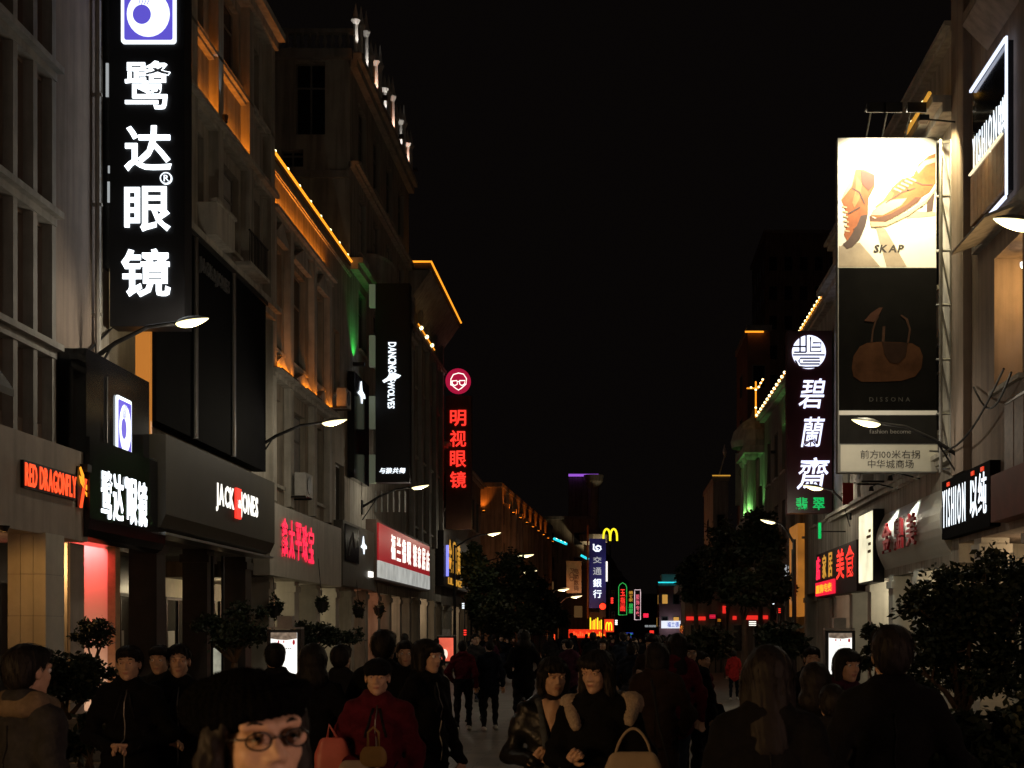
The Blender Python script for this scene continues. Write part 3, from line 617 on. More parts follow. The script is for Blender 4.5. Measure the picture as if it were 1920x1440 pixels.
# ---- glossy black optician fascia, lower sign
X = -8.4; ya, yb, yc = yof(168,X), yof(286,X), yof(311,X)
f2 = thing('shop_fascia', (X,(ya+yc)/2,3.2), 'glossy black curved optician fascia with white characters and violet logo box on top', 'sign')
q = MB(); prof = [(0,0.0),(.40,0),(.52,.06),(.58,.18),(.6,.35),(.6,1.66),(0,1.66)]; q.poly((X-.6,ya,3.22),(1,0,0),(0,0,1),prof,-(yc-ya)); q.build('fascia_panel', BLACKG, f2)
q = MB(); q.box(X-.6,X-.06,ya+.02,yb,4.882,6.3); q.build('logo_box', BLACKG, f2)
q = MB(); q.box(X-.55,X-.02,yb+.1,yc+.25,4.885,4.93); q.build('top_trim', CHROME, f2)
q = MB(); q.box(X-.064,X-.03,yof(205,X)-.02,yof(205,X)+.02,4.9,6.0); q.build('edge_trim', CHROME, f2)
u = Y_AX; c0 = yof(190,X); c1 = yof(276,X); cw = (c1-c0)/4.3
for i, ch in enumerate('鹭达眼镜'): letters(f2, ch, (X+.002, c0+cw*(i*1.02+(.28 if i > 1 else 0)), 3.62+.0*i), u, Z_AX, cw*.90, .80, G_WHITE, bold=.012, th=.012)
plate(f2,'registered_ring',(X+.002,c0+cw*2.05,4.22),u,Z_AX,disc(.07,.1,.07,16,.1),.03,G_WHITE2)
optician_logo(f2, (X-.058, yof(223,X), 4.72), u, Z_AX, yof(250,X)-yof(223,X), 1.06)
# ---- black glass screen over the menswear shop
X = -8.65; ya, yb = yof(292,X), yof(499,X)
sc = thing('facade_screen', (X,(ya+yb)/2,5.75), 'tall black glass screen with chrome strips above the menswear fascia', 'screen')
cuts = [ya, yof(365,X), yof(436,X), yb]
for i in range(3):
    q = MB(); q.box(X-.3,X,cuts[i]+.04,cuts[i+1]-.04,5.75,9.9); q.build('panel', mat('black_satin_panel',(.005,.005,.006),.8,.3,2,spec=.03), sc)
for c_ in cuts[1:3]: q = MB(); q.tube([(X+.02,c_,5.75),(X+.02,c_,9.9)],.06,10); q.build('chrome_strip', CHROME, sc)
q = MB(); q.box(X-.32,X+.04,ya-.05,yb+.05,9.901,10.0); q.build('top_cap', DARKM, sc)
letters(sc,'JACK&JONES',(X+.001,yof(372,X),9.25),Y_AX,Z_AX,2.2,.36,mat('unlit_letter_grey',(.10,.10,.10),.5),bold=.022,th=.05)
q = MB(); q.box(X-.33,X-.05,ya-.16,ya-.06,5.3,8.5); t = thing('edge_light_tube', (X,ya-.1,5.3), 'vertical amber tube at the near edge of the black screen', 'tube light'); q.build('tube', glow('tube_dim_amber',(1,.36,.06),.35), t)
# ---- menswear fascia
X = -8.25; f3 = fascia('shop_fascia', 'dark olive fascia with white menswear lettering and red centre block', X, 1, 311, 515, 3.62, 5.4, OLIVE, .75, .30)
ya, yb = yof(405,X), yof(483,X); z0 = zof(945,(ya+yb)/2)-.30
w3 = yb-ya
letters(f3,'JACK',(X+.002,ya,z0),Y_AX,Z_AX,w3*.40,.60,G_WARMW,bold=.022,th=.012,gap=.2)
letters(f3,'JONES',(X+.002,ya+w3*.55,z0),Y_AX,Z_AX,w3*.45,.60,G_WARMW,bold=.022,th=.012,gap=.2)
q = MB(); q.box(X+.001,X+.05,ya+w3*.42,ya+w3*.53,z0-.03,z0+.63); q.build('red_block', G_RED, f3)
letters(f3,'&',(X+.055,ya+w3*.45,z0+.2),Y_AX,Z_AX,w3*.05,.18,G_WARMW,bold=.022,th=.02)
q = MB(); q.box(X-.5,X-.02,yof(311,X)+.05,yof(515,X)-.05,3.55,3.60); q.build('bottom_trim', CHROME, f3)
# ---- jeweller fascia
X = -8.6; f4 = fascia('shop_fascia', 'pale stone fascia with red neon jewellery characters', X, 1, 506, 640, 3.2, 5.05, STONE, .42)
ya, yb = yof(526,X), yof(588,X); cw = (yb-ya)/5
for i, ch in enumerate('鑫太平珠宝'): letters(f4, ch, (X+.03, ya+cw*i, 3.72-.0*i), Y_AX, Z_AX, cw*.84, 1.02, G_PINK, bold=.012, th=.012)
q = MB()
for z_ in (3.95,4.45): q.box(X+.001,X+.028,ya,yb-.1,z_,z_+.04)
q.build('letter_rail', DARKM, f4)
y = 36.8; s5 = thing('small_projecting_sign', pt(505,992,y), 'small white lettered sign with green emblem on the jeweller corner', 'sign')
a = pt(505,995,y); b = pt(531,955,y); q = MB(); q.box(a.x,b.x,y,y+.12,a.z,b.z); q.build('sign_box', BLACKM, s5)
plate(s5,'emblem',pt(506,990,y-.002),EX,EZ,[(0,.25),(.09,.5),(.09,.02),(.05,0)],.02,G_GREEN); letters(s5,'新百店',pt(511,988,y-.002),EX,EZ,18*y/F,24*y/F,G_WHITE2,bold=.012,th=.02)
# ---- wolf sign
y = 49.0; k = y/F; s6 = thing('projecting_sign', pt(706,905,y), 'tall black sign with vertical white Latin words and leaping wolf emblem', 'sign')
a = pt(704,904,y); b = pt(768,531,y); q = MB(); q.box(a.x,b.x,y,y+.5,a.z,b.z); q.build('sign_box', BLACKM, s6)
for p0, p1 in ((532,575),(628,687),(742,803),(852,906)):
    o = pt(692,p1,y+.05); q = MB(); q.box(o.x,o.x+11*k,y+.05,y+.3,o.z,zof(p0,y)); q.build('side_lightbox', glow('sidebox_dim',(.55,.62,.42),.10,False), s6)
u, v = (0,0,-1), (1,0,0)                           # words run downwards
letters(s6,'DANCING',pt(728,642,y-.002),u,v,56*k,15*k,G_WHITE2,bold=.015,th=.04,gap=.08)
letters(s6,'WOLVES',pt(727,716,y-.002),u,v,50*k,13*k,G_WHITE2,bold=.015,th=.04,gap=.08)
plate(s6,'wolf_emblem',pt(717,718,y-.002),EX,EZ,[(i*k,j*k) for i,j in [(0,4),(8,9),(12,14),(13,20),(17,17),(20,20),(27,17),(35,14),(30,9),(26,8),(24,3),(20,6),(16,1),(14,5),(9,3),(3,0)]],.03,G_WHITE2)
letters(s6,'与狼共舞',pt(711,888,y-.002),EX,EZ,48*k,11*k,G_WHITE2,bold=.012,th=.03,slant=.2)
q = MB()
for i in range(6): p = pt(705+11*i,960,y+3); q.tube([p,(p.x,p.y,zof(905,y))],.035,6)
q.build('support_post', GREYM, s6)
# ---- flank shop under the wolf sign: dark boards with white marks
X = -8.7; f6 = fascia('shop_fascia', 'dark sportswear fascia with small white wolf mark beside the jeweller', X, 1, 643, 704, 3.3, 5.4, mat('dark_taupe_panel',(.10,.09,.075),.5), .4)
y0_ = yof(648,X); q = MB(); q.box(X+.001,X+.04,yof(646,X),yof(671,X),4.1,5.3); q.build('poster_board', BLACKG, f6)
def wolfmark(t, X, yy, z, s): plate(t,'wolf_emblem',(X,yy,z),Y_AX,Z_AX,[(a*s,b*s) for a,b in [(0,.35),(.5,.55),(.75,1),(.95,.6),(1.6,.5),(1.7,.35),(1.1,.3),(.95,0),(.7,.3)]],.03,G_WHITE2)
wolfmark(f6, X+.002, yof(676,X), 4.5, .62)
ribbon(f6,'wolf_outline',(X+.045,yof(652,X),4.3),Y_AX,Z_AX,[(0,0),(.3,.5),(.7,.8),(1.0,.3)],.03,.0,mat('grey_print',(.25,.25,.25),.6))
q = MB(); q.box(X+.001,X+.1,yof(690,X),yof(695,X),3.75,3.95); q.build('lit_box', G_WARMW, f6)
X = -8.75; s6b = thing('wall_sign', (X,yof(680,X),7.5), 'dark wall panel with white wolf mark left of the tall black sign', 'sign')
q = MB(); q.box(X-.2,X,yof(664,X),yof(692,X),7.0,10.6); q.build('sign_box', BLACKG, s6b); wolfmark(s6b, X+.002, yof(671,X), zof(755,yof(676,X)), .75)
# ---- red and white optician fascia beyond
X = -8.6; f7 = fascia('shop_fascia', 'red lit fascia with row of white characters over pale lit panels', X, 1, 706, 804, 3.7, 5.9, mat('fascia_brown',(.14,.10,.08),.6), .5)
ya, yb = yof(707,X), yof(803,X); L_ = yb-ya
q = MB(); q.box(X+.001,X+.06,ya,yb,4.42,5.78); q.build('red_lightbox', glow('lightbox_red',(.45,.012,.02),.55), f7)
for i in range(9):
    q = MB(); q.box(X+.001,X+.08,ya+L_*i/9+.03,ya+L_*(i+1)/9-.03,3.80,4.41); q.build('pale_lightbox', glow('lightbox_pale',(.85,.86,.80),.42,True,.25,1.5), f7)
for i, ch in enumerate('福兰德眼镜家居店'):
    ys = ya+L_*(.20+.10*i+(.02 if i > 3 else 0)); letters(f7, ch, (X+.062, ys, 4.62), Y_AX, Z_AX, L_*.07, .95, G_WARMW, bold=.012, th=.015)
# ---- red vertical optician sign with round emblem
y = 73.6; k = y/F; s8 = thing('projecting_sign', pt(834,990,y), 'tall bronze sign with four red Chinese characters and round crimson emblem on top', 'sign')
a = pt(836,992,y); b = pt(884,742,y); q = MB(); q.box(a.x,b.x,y,y+.5,a.z,b.z); q.build('sign_box', BRONZE, s8)
o = pt(836,739,y-.002); plate(s8,'round_emblem',o,EX,EZ,[(i*47*k,j*47*k) for i,j in disc(.5,.5,.5)],.2,glow('emblem_crimson',(.50,.01,.055),.75))
o = pt(836,739,y-.21)
for ln in ([(.2,.35),(.2,.6),(.3,.78),(.5,.84),(.7,.8),(.82,.62),(.8,.4),(.62,.24),(.5,.16),(.38,.24),(.22,.38)], [(.24,.52),(.44,.54),(.46,.4),(.36,.34),(.26,.4),(.24,.52)], [(.54,.54),(.76,.54),(.74,.4),(.64,.34),(.55,.4),(.54,.54)], [(.44,.5),(.54,.5)]): ribbon(s8,'emblem_line',o,EX,EZ,[(i*47*k,j*47*k) for i,j in ln],1.8*k,.0,G_WARMW)
for ch, p0, p1 in (('明',769,799),('视',807,838),('眼',845,876),('镜',884,915)): letters(s8, ch, pt(844,p1,y-.002), EX, EZ, 30*k, (p1-p0)*k, G_RED, bold=.012, th=.06)
# ---- gold lettered fascia with blue tubes
X = -8.6; f9 = fascia('shop_fascia', 'dark gold lettered fascia between blue tubes beneath the red optician sign', X, 1, 832, 886, 4.2, 7.0, mat('fascia_black_brown',(.03,.022,.018),.5), .5)
ya, yb = yof(840,X), yof(865,X)
for i, ch in enumerate('金鼎黄'): letters(f9, ch, (X+.002, ya+(yb-ya)*i/3, 5.0), Y_AX, Z_AX, (yb-ya)/3*.75, 1.7, G_GOLD, bold=.012, th=.02)
letters(f9,'LILANZ',(X+.002,ya,4.35),Y_AX,Z_AX,yb-ya,.35,G_GOLD,bold=.01,th=.04)
for p_ in (836,877,882): q = MB(); yy = yof(p_,X); q.tube([(X+.08,yy,4.7),(X+.08,yy,6.3)],.07,8); q.build('blue_tube', G_BLU2, f9)

# ---- right side: tall clothing sign at the top
X = 7.1; ya, yb = yof(1890,X), yof(1824,X)
s10 = thing('wall_sign', (X,(ya+yb)/2,9), 'slanting view of black clothing sign with white light frame and wooden slats', 'sign')
q = MB(); q.box(X,X+.14,ya,yb,9.7,12.4); q.build('sign_box', BLACKG, s10)
for i in range(9):
    q = MB(); w_ = (yb-ya)/9; q.box(X-.05,X+.0,ya+w_*i+.015,ya+w_*(i+1)-.015,9.75,10.72); q.build('wood_slat', WOODM, s10)
q = MB(); q.box(X-.07,X-.02,ya,yb,12.402,12.45); q.build('top_tube', G_COOL, s10)
q = MB(); q.box(X-.06,X-.02,ya-.06,ya-.01,9.6,12.45); q.build('side_tube', G_COOL, s10)
q = MB(); q.box(X-.07,X-.02,ya,yb-.9,9.55,9.6); q.build('bottom_tube', G_COOL, s10)
q = MB(); q.box(X-.10,X-.055,ya+.1,yb-.05,10.74,10.765); q.build('slat_light', glow('slat_lamp',(1,.85,.55),1.2), s10)
u = (0,-1,0)
lamp('AREA','slat_glow',(X-.25,(ya+yb)/2,10.72),(1,.8,.45),5,s10,aim=(.4,0,-1),size=(.05,yb-ya-.2))
letters(s10,'YISHION',(X-.02,yb-.08,10.84),u,EZ,(yb-ya)*.70,.62,G_WHITE2,bold=-.004,th=.01,gap=.75)
letters(s10,'以纯',(X-.02,ya+(yb-ya)*.22,10.84),u,EZ,(yb-ya)*.20,.62,G_WHITE2,bold=0.0,th=.015)
# ---- right: clothing fascia below
X = 7.0; ya, yb = yof(1856,X), yof(1766,X); f11 = thing('shop_fascia', (X,(ya+yb)/2,3.8), 'black fascia with condensed white clothing letters next to white curved fascia', 'sign')
q = MB(); q.box(X,X+.4,ya,yb,3.72,4.95); q.build('fascia_panel', MATS['black_satin_panel'], f11)
letters(f11,'YISHION',(X-.002,yb-.1,3.95),u,EZ,(yb-ya)*.50,.80,G_WHITE2,bold=-.004,th=.01,gap=.8)
letters(f11,'以纯',(X-.002,ya+(yb-ya)*.37,3.98),u,EZ,(yb-ya)*.31,.80,G_WHITE2,bold=0.0,th=.012)
for yy in (ya+.5,yb-.6,ya+1.2):
    q = MB(); q.box(X-.02,X-.001,yy-.1,yy+.1,4.80,4.88); q.build('red_indicator', glow('indicator_red',(1,.05,.01),.7,False), f11)
# ---- near right fascia, red brown awning
X = 6.9; f12 = thing('shop_fascia', (X,22,3.9), 'red brown ribbed fascia at far right edge, unlit', 'sign')
q = MB(); q.box(X,X+.5,14.5,yof(1857,X)-.02,3.75,4.6); q.build('lower_band', mat('brick_red_band',(.14,.03,.02),.7), f12)
for i in range(16):
    q = MB(); q.box(X+.02,X+.42,15+.6*i,15.54+.6*i,4.605,5.75); q.build('panel', mat('rust_panel',(.17,.10,.07),.6,.4,5), f12)
q = MB(); q.tube([(X+.05,15,5.8),(X+.05,24.5,5.8)],.05,8); q.build('top_rail', GREYM, f12)
# ---- right: white curved fascia with red characters
X = 6.95; ya, yb = yof(1762,X), yof(1642,X); f13 = thing('shop_fascia', (X,(ya+yb)/2,3.2), 'white curved fascia with dark red characters lit by small lamps', 'sign')
q = MB(); n = 12; prof = [(0,0),(0,0)]
pts_ = [(.05+.35*math.sin(math.pi*i/n)**1.2, 1.9*i/n) for i in range(n+1)]
q.poly((X+.4,ya,3.2),(-1,0,0),(0,0,1),[(-.05,0)]+pts_+[(-.05,1.9)],(yb-ya)) ; q.build('fascia_panel', mat('white_fascia',(.62,.63,.58),.35,.05), f13)
for i, ch in enumerate('金鼎美'):
    yy = yb-(yb-ya)*(.20+.2*i); letters(f13, ch, (X-.06, yy, 3.75), u, EZ, (yb-ya)*.13, .75, mat('dark_red_letter',(.28,.015,.02),.4), bold=.012, th=.06)
for i in range(2):
    yy = yb-(yb-ya)*(.25+.33*i); q = MB(); q.tube([(X+.3,yy,5.35),(X-.3,yy,5.5),(X-.45,yy,5.42)],.02,6); q.lathe((X-.45,yy,5.32),[(.07,0),(.05,.1),(.02,.12)],8); q.build('picture_lamp', DARKM, f13)
    lamp('SPOT','picture_lamp_glow',(X-.42,yy,5.3),(.95,1,.85),190,f13,.03,(.35,0,-1),spot=R(75))
# ---- right: tall pale lightbox
X = 6.9; ya, yb = yof(1637,X), yof(1611,X); f14 = thing('lightbox_sign', (X,(ya+yb)/2,3), 'tall glowing cream lightbox poster at the end of the white fascia', 'sign')
q = MB(); q.box(X,X+.3,ya,yb,3.1,5.05); q.build('box', DARKM, f14)
q = MB(); q.box(X-.02,X-.001,ya+.05,yb-.05,3.15,5.0); q.build('lit_face', glow('lightbox_cream',(1,.92,.62),1.05,True,.3,1.2), f14)
for z_ in (3.9,4.1,4.3,4.45): q = MB(); q.box(X-.026,X-.021,ya+.2,ya+.2+.5*random.random()+.3,z_,z_+.08); q.build('print_line', mat('ochre_print',(.30,.17,.05),.7), f14)
# ---- right: red neon shop
X = 6.95; ya, yb = yof(1606,X), yof(1531,X); f15 = thing('shop_fascia', (X,(ya+yb)/2,3), 'dark fascia with red neon characters, gold script and red lit strip', 'sign')
q = MB(); q.box(X,X+.4,ya,yb,2.95,4.42); q.build('fascia_panel', mat('fascia_dark_red',(.03,.012,.012),.5), f15)
L_ = yb-ya
for i, ch in enumerate('美食'): letters(f15, ch, (X-.002, yb-L_*(.55+.22*i), 3.40), u, EZ, L_*.18, .92, G_RED, bold=.012, th=.015)
for i, ch in enumerate('家居'): letters(f15, ch, (X-.002, yb-L_*(.18+.16*i), 3.55), u, EZ, L_*.10, .78, G_GOLD, bold=.012, th=.015)
q = MB(); q.box(X-.06,X-.001,yb-L_*.52,yb-L_*.02,3.0,3.45); q.build('red_strip', glow('strip_crimson',(1,.015,.05),.9), f15)
letters(f15,'服饰专卖',(X-.064,yb-L_*.05,3.08),u,EZ,L_*.42,.28,G_ORNG,bold=.012,th=.02)
letters(f15,'店',(X-.002,yb-L_*.02,3.55),u,EZ,L_*.09,.78,G_PINK,bold=.012,th=.04)
X = 6.95; ya, yb = yof(1496,X), yof(1480,X); f16 = thing('self_lit_pier', (X,(ya+yb)/2,2.2), 'wooden pier with amber light put into its surface beyond the red neon shop', 'pier')
q = MB(); q.box(X,X+.4,ya,yb,2.4,5.9); q.build('pier', glow('pier_amber_glow',(1,.36,.05),.28,True,.3,2), f16)  # lamplight on the pier put into its own emission
q = MB(); q.box(X-.05,X-.001,ya+(yb-ya)*.35,ya+(yb-ya)*.6,3.0,5.0); q.build('niche', BLACKM, f16)
for j,(pa,pb,ca,cb,m_,lb) in enumerate(((1470,1476,1058,1082,G_DIMW,'small white sign on the far right row, left'),(1477,1479,1060,1084,G_WHITE2,'small white sign on the far right row, right'),(1440,1446,1088,1108,G_PINK,'tiny pink neon sign on the far right row'),(1452,1458,1070,1090,G_DIMW,'small grey white sign above the pink neon'))):
    y = 57.0; a = pt(pa,cb,y); b = pt(pb,ca,y); t = thing('small_projecting_sign', a, lb, 'sign'); q = MB(); q.box(a.x,b.x,y,y+.1,a.z,b.z); q.build('sign_box', DARKM, t)
    q = MB(); q.box(a.x+.02,b.x-.02,y-.02,y-.001,a.z+.03,b.z-.03); q.build('lit_face', m_, t)
    q = MB(); q.tube([(b.x,y+.05,(a.z+b.z)/2),(7.2,y+.05,(a.z+b.z)/2)],.02,6); q.build('arm', DARKM, t)
# ---- maroon jade sign
y = 45.2; k = y/F; s17 = thing('projecting_sign', pt(1476,962,y), 'maroon vertical jade shop sign with round seal and white brush characters', 'sign')
a = pt(1476,962,y); b = pt(1560,620,y); q = MB(); q.box(a.x,b.x,y,y+.5,a.z,b.z); q.build('sign_box', MAROON, s17)
q = MB(); p = pt(1566,900,y); q.tube([p,(p.x,p.y,zof(640,y))],.06,8); q.build('chrome_pole', CHROME, s17)
G_VIOW = glow('sign_violet_white', (.72,.76,1.0), 1.7)
o = pt(1485,692,y-.002); D_ = 63*k; plate(s17,'seal_disc',o,EX,EZ,[(i*D_,j*D_) for i,j in disc(.5,.5,.5,36)],.05,G_VIOW)
o = pt(1485,692,y-.055)
for ln in ([(.0,.67),(.42,.67)], [(.06,.5),(.42,.5)], [(.24,.98),(.24,.5)], [(.42,1.0),(.42,.5)], [(.55,.95),(.55,.52),(.86,.52),(.86,.78),(.62,.78)], [(.58,.65),(.84,.65)], [(.03,.42),(.97,.42)], [(.82,.32),(.25,.32),(.20,.24),(.25,.15),(.82,.15)], [(.32,.235),(.84,.235)], [(.1,.26),(.2,.08),(.4,.05),(.8,.06)]): ribbon(s17,'seal_line',o,EX,EZ,[(i*D_,j*D_) for i,j in ln],3.2*k,.0,MAROON)
for ch, px0, px1, p0, p1 in (('碧',1496,1541,710,766),('蘭',1500,1538,782,838),('齋',1492,1548,858,918)):
    letters(s17, ch, pt(px0,p1,y-.002), EX, EZ, (px1-px0)*k, (p1-p0)*k, G_VIOW, bold=.004, th=.05, slant=.16)
letters(s17,'翡',pt(1492,956,y-.002),EX,EZ,22*k,23*k,G_GREEN,bold=.012,th=.05); letters(s17,'翠',pt(1524,956,y-.002),EX,EZ,22*k,23*k,G_GREEN,bold=.012,th=.05)
# ---- shoe billboard on its truss
y = 30.4; k = y/F; bb = thing('billboard', pt(1576,885,y), 'tall lit billboard, shoe advertisement above dark handbag poster', 'billboard')
PXm = lambda px, py, d=0: pt(px, py, y)+Vector((0,-d,0))
def area(nm, pts, d, m, th=.004): q = MB(); q.poly(PXm(1571,885,d), EX, EZ, [((a-1571)*k,(885-b)*k) for a,b in pts], th); return q.build(nm, m, bb)
a = pt(1571,886,y); b = pt(1756,258,y); q = MB(); q.box(a.x,b.x,y,y+.3,a.z,b.z); q.build('board', mat('board_grey',(.18,.18,.17),.7), bb)
area('shoe_poster', [(1571,502),(1755,502),(1755,259),(1571,259)], .002, mat('poster_cream',(.70,.66,.55),.55,.10,1.2))
area('handbag_poster', [(1573,769),(1756,769),(1756,503),(1573,503)], .002, mat('poster_black',(.004,.0035,.003),.9,.4,1.5,spec=.04))
area('lower_poster', [(1574,832),(1757,832),(1757,779),(1574,779)], .002, mat('poster_charcoal',(.016,.015,.014),.9,.3,2,spec=.05))
area('divider', [(1573,778),(1757,778),(1757,770),(1573,770)], .002, WHITEP)
area('direction_panel', [(1576,884),(1758,884),(1758,834),(1576,834)], .002, mat('panel_cream',(.52,.50,.43),.6,.08,2))
SH = mat('print_tan',(.30,.085,.022),.55,.35,4); SH2 = mat('print_brown',(.10,.036,.018),.55,.15,5); SHC = mat('print_pale',(.52,.36,.20),.55,.12,4); SHD = mat('print_dark',(.07,.04,.03),.55,.2,6); FLR = mat('print_wood',(.34,.27,.19),.55,.2,3)
area('printed_floor', [(1573,500),(1650,500),(1612,455),(1573,462)], .007, FLR)
area('printed_floor', [(1662,500),(1700,500),(1660,430),(1640,420)], .007, FLR)
area('printed_floor', [(1700,410),(1754,405),(1754,398),(1700,395)], .007, FLR)
area('printed_upper', [(1577,374),(1586,362),(1597,350),(1604,318),(1620,318),(1640,328),(1640,350),(1628,372),(1627,402),(1612,425),(1590,455),(1582,440),(1588,420),(1586,398)], .007, SH)
area('printed_sole', [(1627,402),(1622,425),(1612,448),(1598,463),(1588,467),(1580,458),(1590,450),(1606,425),(1614,405)], .012, SHD)
area('printed_collar', [(1604,318),(1597,350),(1580,372),(1576,378),(1584,356),(1594,340),(1598,318)], .012, SHC)
area('printed_heel_patch', [(1614,320),(1640,328),(1638,348),(1628,358),(1616,345)], .012, SH2)
area('printed_upper', [(1632,404),(1636,395),(1660,378),(1672,352),(1690,336),(1712,330),(1722,308),(1742,292),(1754,288),(1754,344),(1742,362),(1715,378),(1690,392),(1655,412)], .007, SH)
area('printed_toe', [(1632,404),(1636,395),(1660,378),(1680,374),(1700,372),(1690,385),(1655,404)], .012, SHC)
area('printed_collar', [(1717,318),(1732,302),(1754,296),(1754,304),(1736,310),(1722,326)], .012, SHC)
area('printed_sole', [(1630,404),(1640,410),(1668,402),(1700,384),(1716,370),(1728,370),(1720,380),(1690,400),(1660,416),(1636,421),(1631,414)], .017, SH2)
area('printed_sole_edge', [(1631,416),(1660,417),(1700,398),(1735,374),(1754,352),(1754,357),(1737,380),(1702,405),(1662,424),(1634,426)], .020, SHC)
for k2 in range(7): area('printed_lug', [(1640+14*k2,424-int(6.2*k2)),(1646+14*k2,421-int(6.2*k2)),(1647+14*k2,425-int(6.2*k2)),(1641+14*k2,428-int(6.2*k2))], .012, SHD)
area('printed_heel', [(1738,372),(1752,362),(1748,396),(1737,398)], .012, SHD)
for c_ in ([(1590,400),(1612,388),(1613,390),(1591,402)], [(1600,430),(1622,408),(1623,410),(1601,432)], [(1598,352),(1612,360),(1622,382),(1620,383),(1610,362),(1597,354)], [(1660,380),(1690,360),(1716,352),(1716,354),(1691,362),(1661,382)], [(1716,340),(1730,346),(1748,346),(1748,348),(1729,348),(1715,342)], [(1694,338),(1704,358),(1702,359),(1692,339)]): area('printed_stitch', c_, .013, SHD)
for c_ in ([(1640,388),(1656,376),(1668,358),(1676,362),(1668,380),(1650,394)], [(1606,330),(1616,345),(1612,372),(1602,390),(1598,380),(1604,356)]): area('printed_sheen', c_, .010, mat('print_sheen',(.44,.16,.05),.55,.3,6))
for k2 in range(5): area('printed_lace', [(1676+7*k2,352-5*k2),(1690+7*k2,358-5*k2),(1689+7*k2,361-5*k2),(1675+7*k2,355-5*k2)], .014, SHC)
for k2 in range(6): area('printed_lace', [(1579+k2,386+9*k2),(1588+k2,388+9*k2),(1588+k2,391+9*k2),(1579+k2,389+9*k2)], .012, SHC)
letters(bb,'SKAP',PXm(1637,474,.008),EX,EZ,56*k,15*k,mat('print_ink',(.03,.022,.018),.6),bold=.035,th=.004,slant=.2)
BG1 = mat('print_bag_tan',(.045,.019,.009),.9,.45,2,spec=.04); BG2 = mat('print_bag_dark',(.018,.009,.006),.9,.3,3,spec=.04)
area('printed_handbag', [(1597,690),(1600,668),(1612,650),(1626,643),(1650,641),(1690,642),(1710,644),(1724,652),(1730,668),(1728,690),(1716,706),(1690,714),(1650,716),(1615,716),(1600,706)], .007, BG1)
area('printed_flap', [(1654,642),(1702,643),(1698,668),(1684,682),(1668,680),(1658,664)], .012, BG2)
for c_ in ([(1632,642),(1635,618),(1641,600),(1646,592),(1648,594),(1643,603),(1638,620),(1636,642)], [(1655,612),(1660,612),(1658,641),(1653,641)], [(1700,643),(1704,618),(1698,600),(1688,592),(1690,590),(1702,598),(1708,618),(1704,643)]): area('printed_strap', c_, .012, mat('print_strap',(.035,.018,.012),.9,.3,3,spec=.04))
area('printed_hand', [(1620,602),(1632,588),(1648,577),(1655,577),(1645,596),(1638,604)], .012, mat('print_skin',(.045,.02,.013),.9,spec=.04))
letters(bb,'DISSONA',PXm(1630,753,.008),EX,EZ,76*k,8*k,mat('print_grey',(.04,.036,.032),.6),bold=0.0,th=.003,gap=.9)
letters(bb,'fashion become',PXm(1630,813,.008),EX,EZ,78*k,8*k,mat('print_grey2',(.16,.15,.14),.6),bold=0.0,th=.003)
INK = mat('print_ink2',(.05,.045,.04),.6)
letters(bb,'前方100米右拐',PXm(1613,860,.008),EX,EZ,112*k,16*k,INK,bold=.004,th=.003); letters(bb,'中华城商场',PXm(1627,878,.008),EX,EZ,86*k,16*k,INK,bold=.004,th=.003)
for px_ in (1764,1784):
    q = MB(); q.tube([pt(px_,886,28.95),pt(px_,262,28.95)],.04,8); q.build('truss_post', GREYM, bb)
for i in range(7):
    pa = 266+102*i; q = MB(); q.tube([pt(1764,pa,28.95),pt(1784,pa,28.95)],.03,6); q.tube([pt(1764,pa,28.95),pt(1757,pa,y)],.03,6); q.build('truss_rung', GREYM, bb)
    if i < 6: q = MB(); q.tube([pt(1764,pa,28.95),pt(1784,pa+102,28.95)],.022,6); q.build('truss_brace', GREYM, bb)
for i, px_ in enumerate((1625,1655,1698)):
    q = MB(); p0 = pt(px_,258,y); q.tube([p0+Vector((0,.1,0)),p0+Vector((0,-.55,.42)),p0+Vector((0,-.95,.30))],.022,6); q.box(p0.x-.2,p0.x+.2,p0.y-1.12,p0.y-.9,p0.z+.22,p0.z+.34); q.box(p0.x-.2,p0.x+.2,p0.y-1.14,p0.y-1.10,p0.z+.13,p0.z+.34); q.build('floodlight', DARKM, bb)
    q = MB(); q.box(p0.x-.17,p0.x+.17,p0.y-1.09,p0.y-.93,p0.z+.205,p0.z+.218); q.build('floodlight_glass', glow('flood_glass',(1,.95,.78),8.0), bb)
    lamp('SPOT','floodlight_glow',p0+Vector((0,-1.0,.18)),(1,.91,.68),500,bb,.06,(0,.62,-1.0),spot=R(115),blend=.7)
q = MB(); p0 = Vector((6.35,28.4,12.2)); t = thing('wall_floodlight', p0, 'floodlight added for the light spilt on the pale wall right of the billboard truss', 'floodlight'); q.box(p0.x-.1,p0.x+.1,p0.y-.1,p0.y+.1,p0.z,p0.z+.12); q.build('housing', DARKM, t)
q = MB(); q.tube([p0+Vector((0,0,.06)),p0+Vector((.85,.2,.06))],.02,6); q.build('arm', DARKM, t)
lamp('SPOT','flood_glow',p0+Vector((.0,-.1,-.06)),(1,.82,.42),420,t,.05,(.55,.75,-1),spot=R(110))  # added lamp standing in for spill from the billboard floodlights

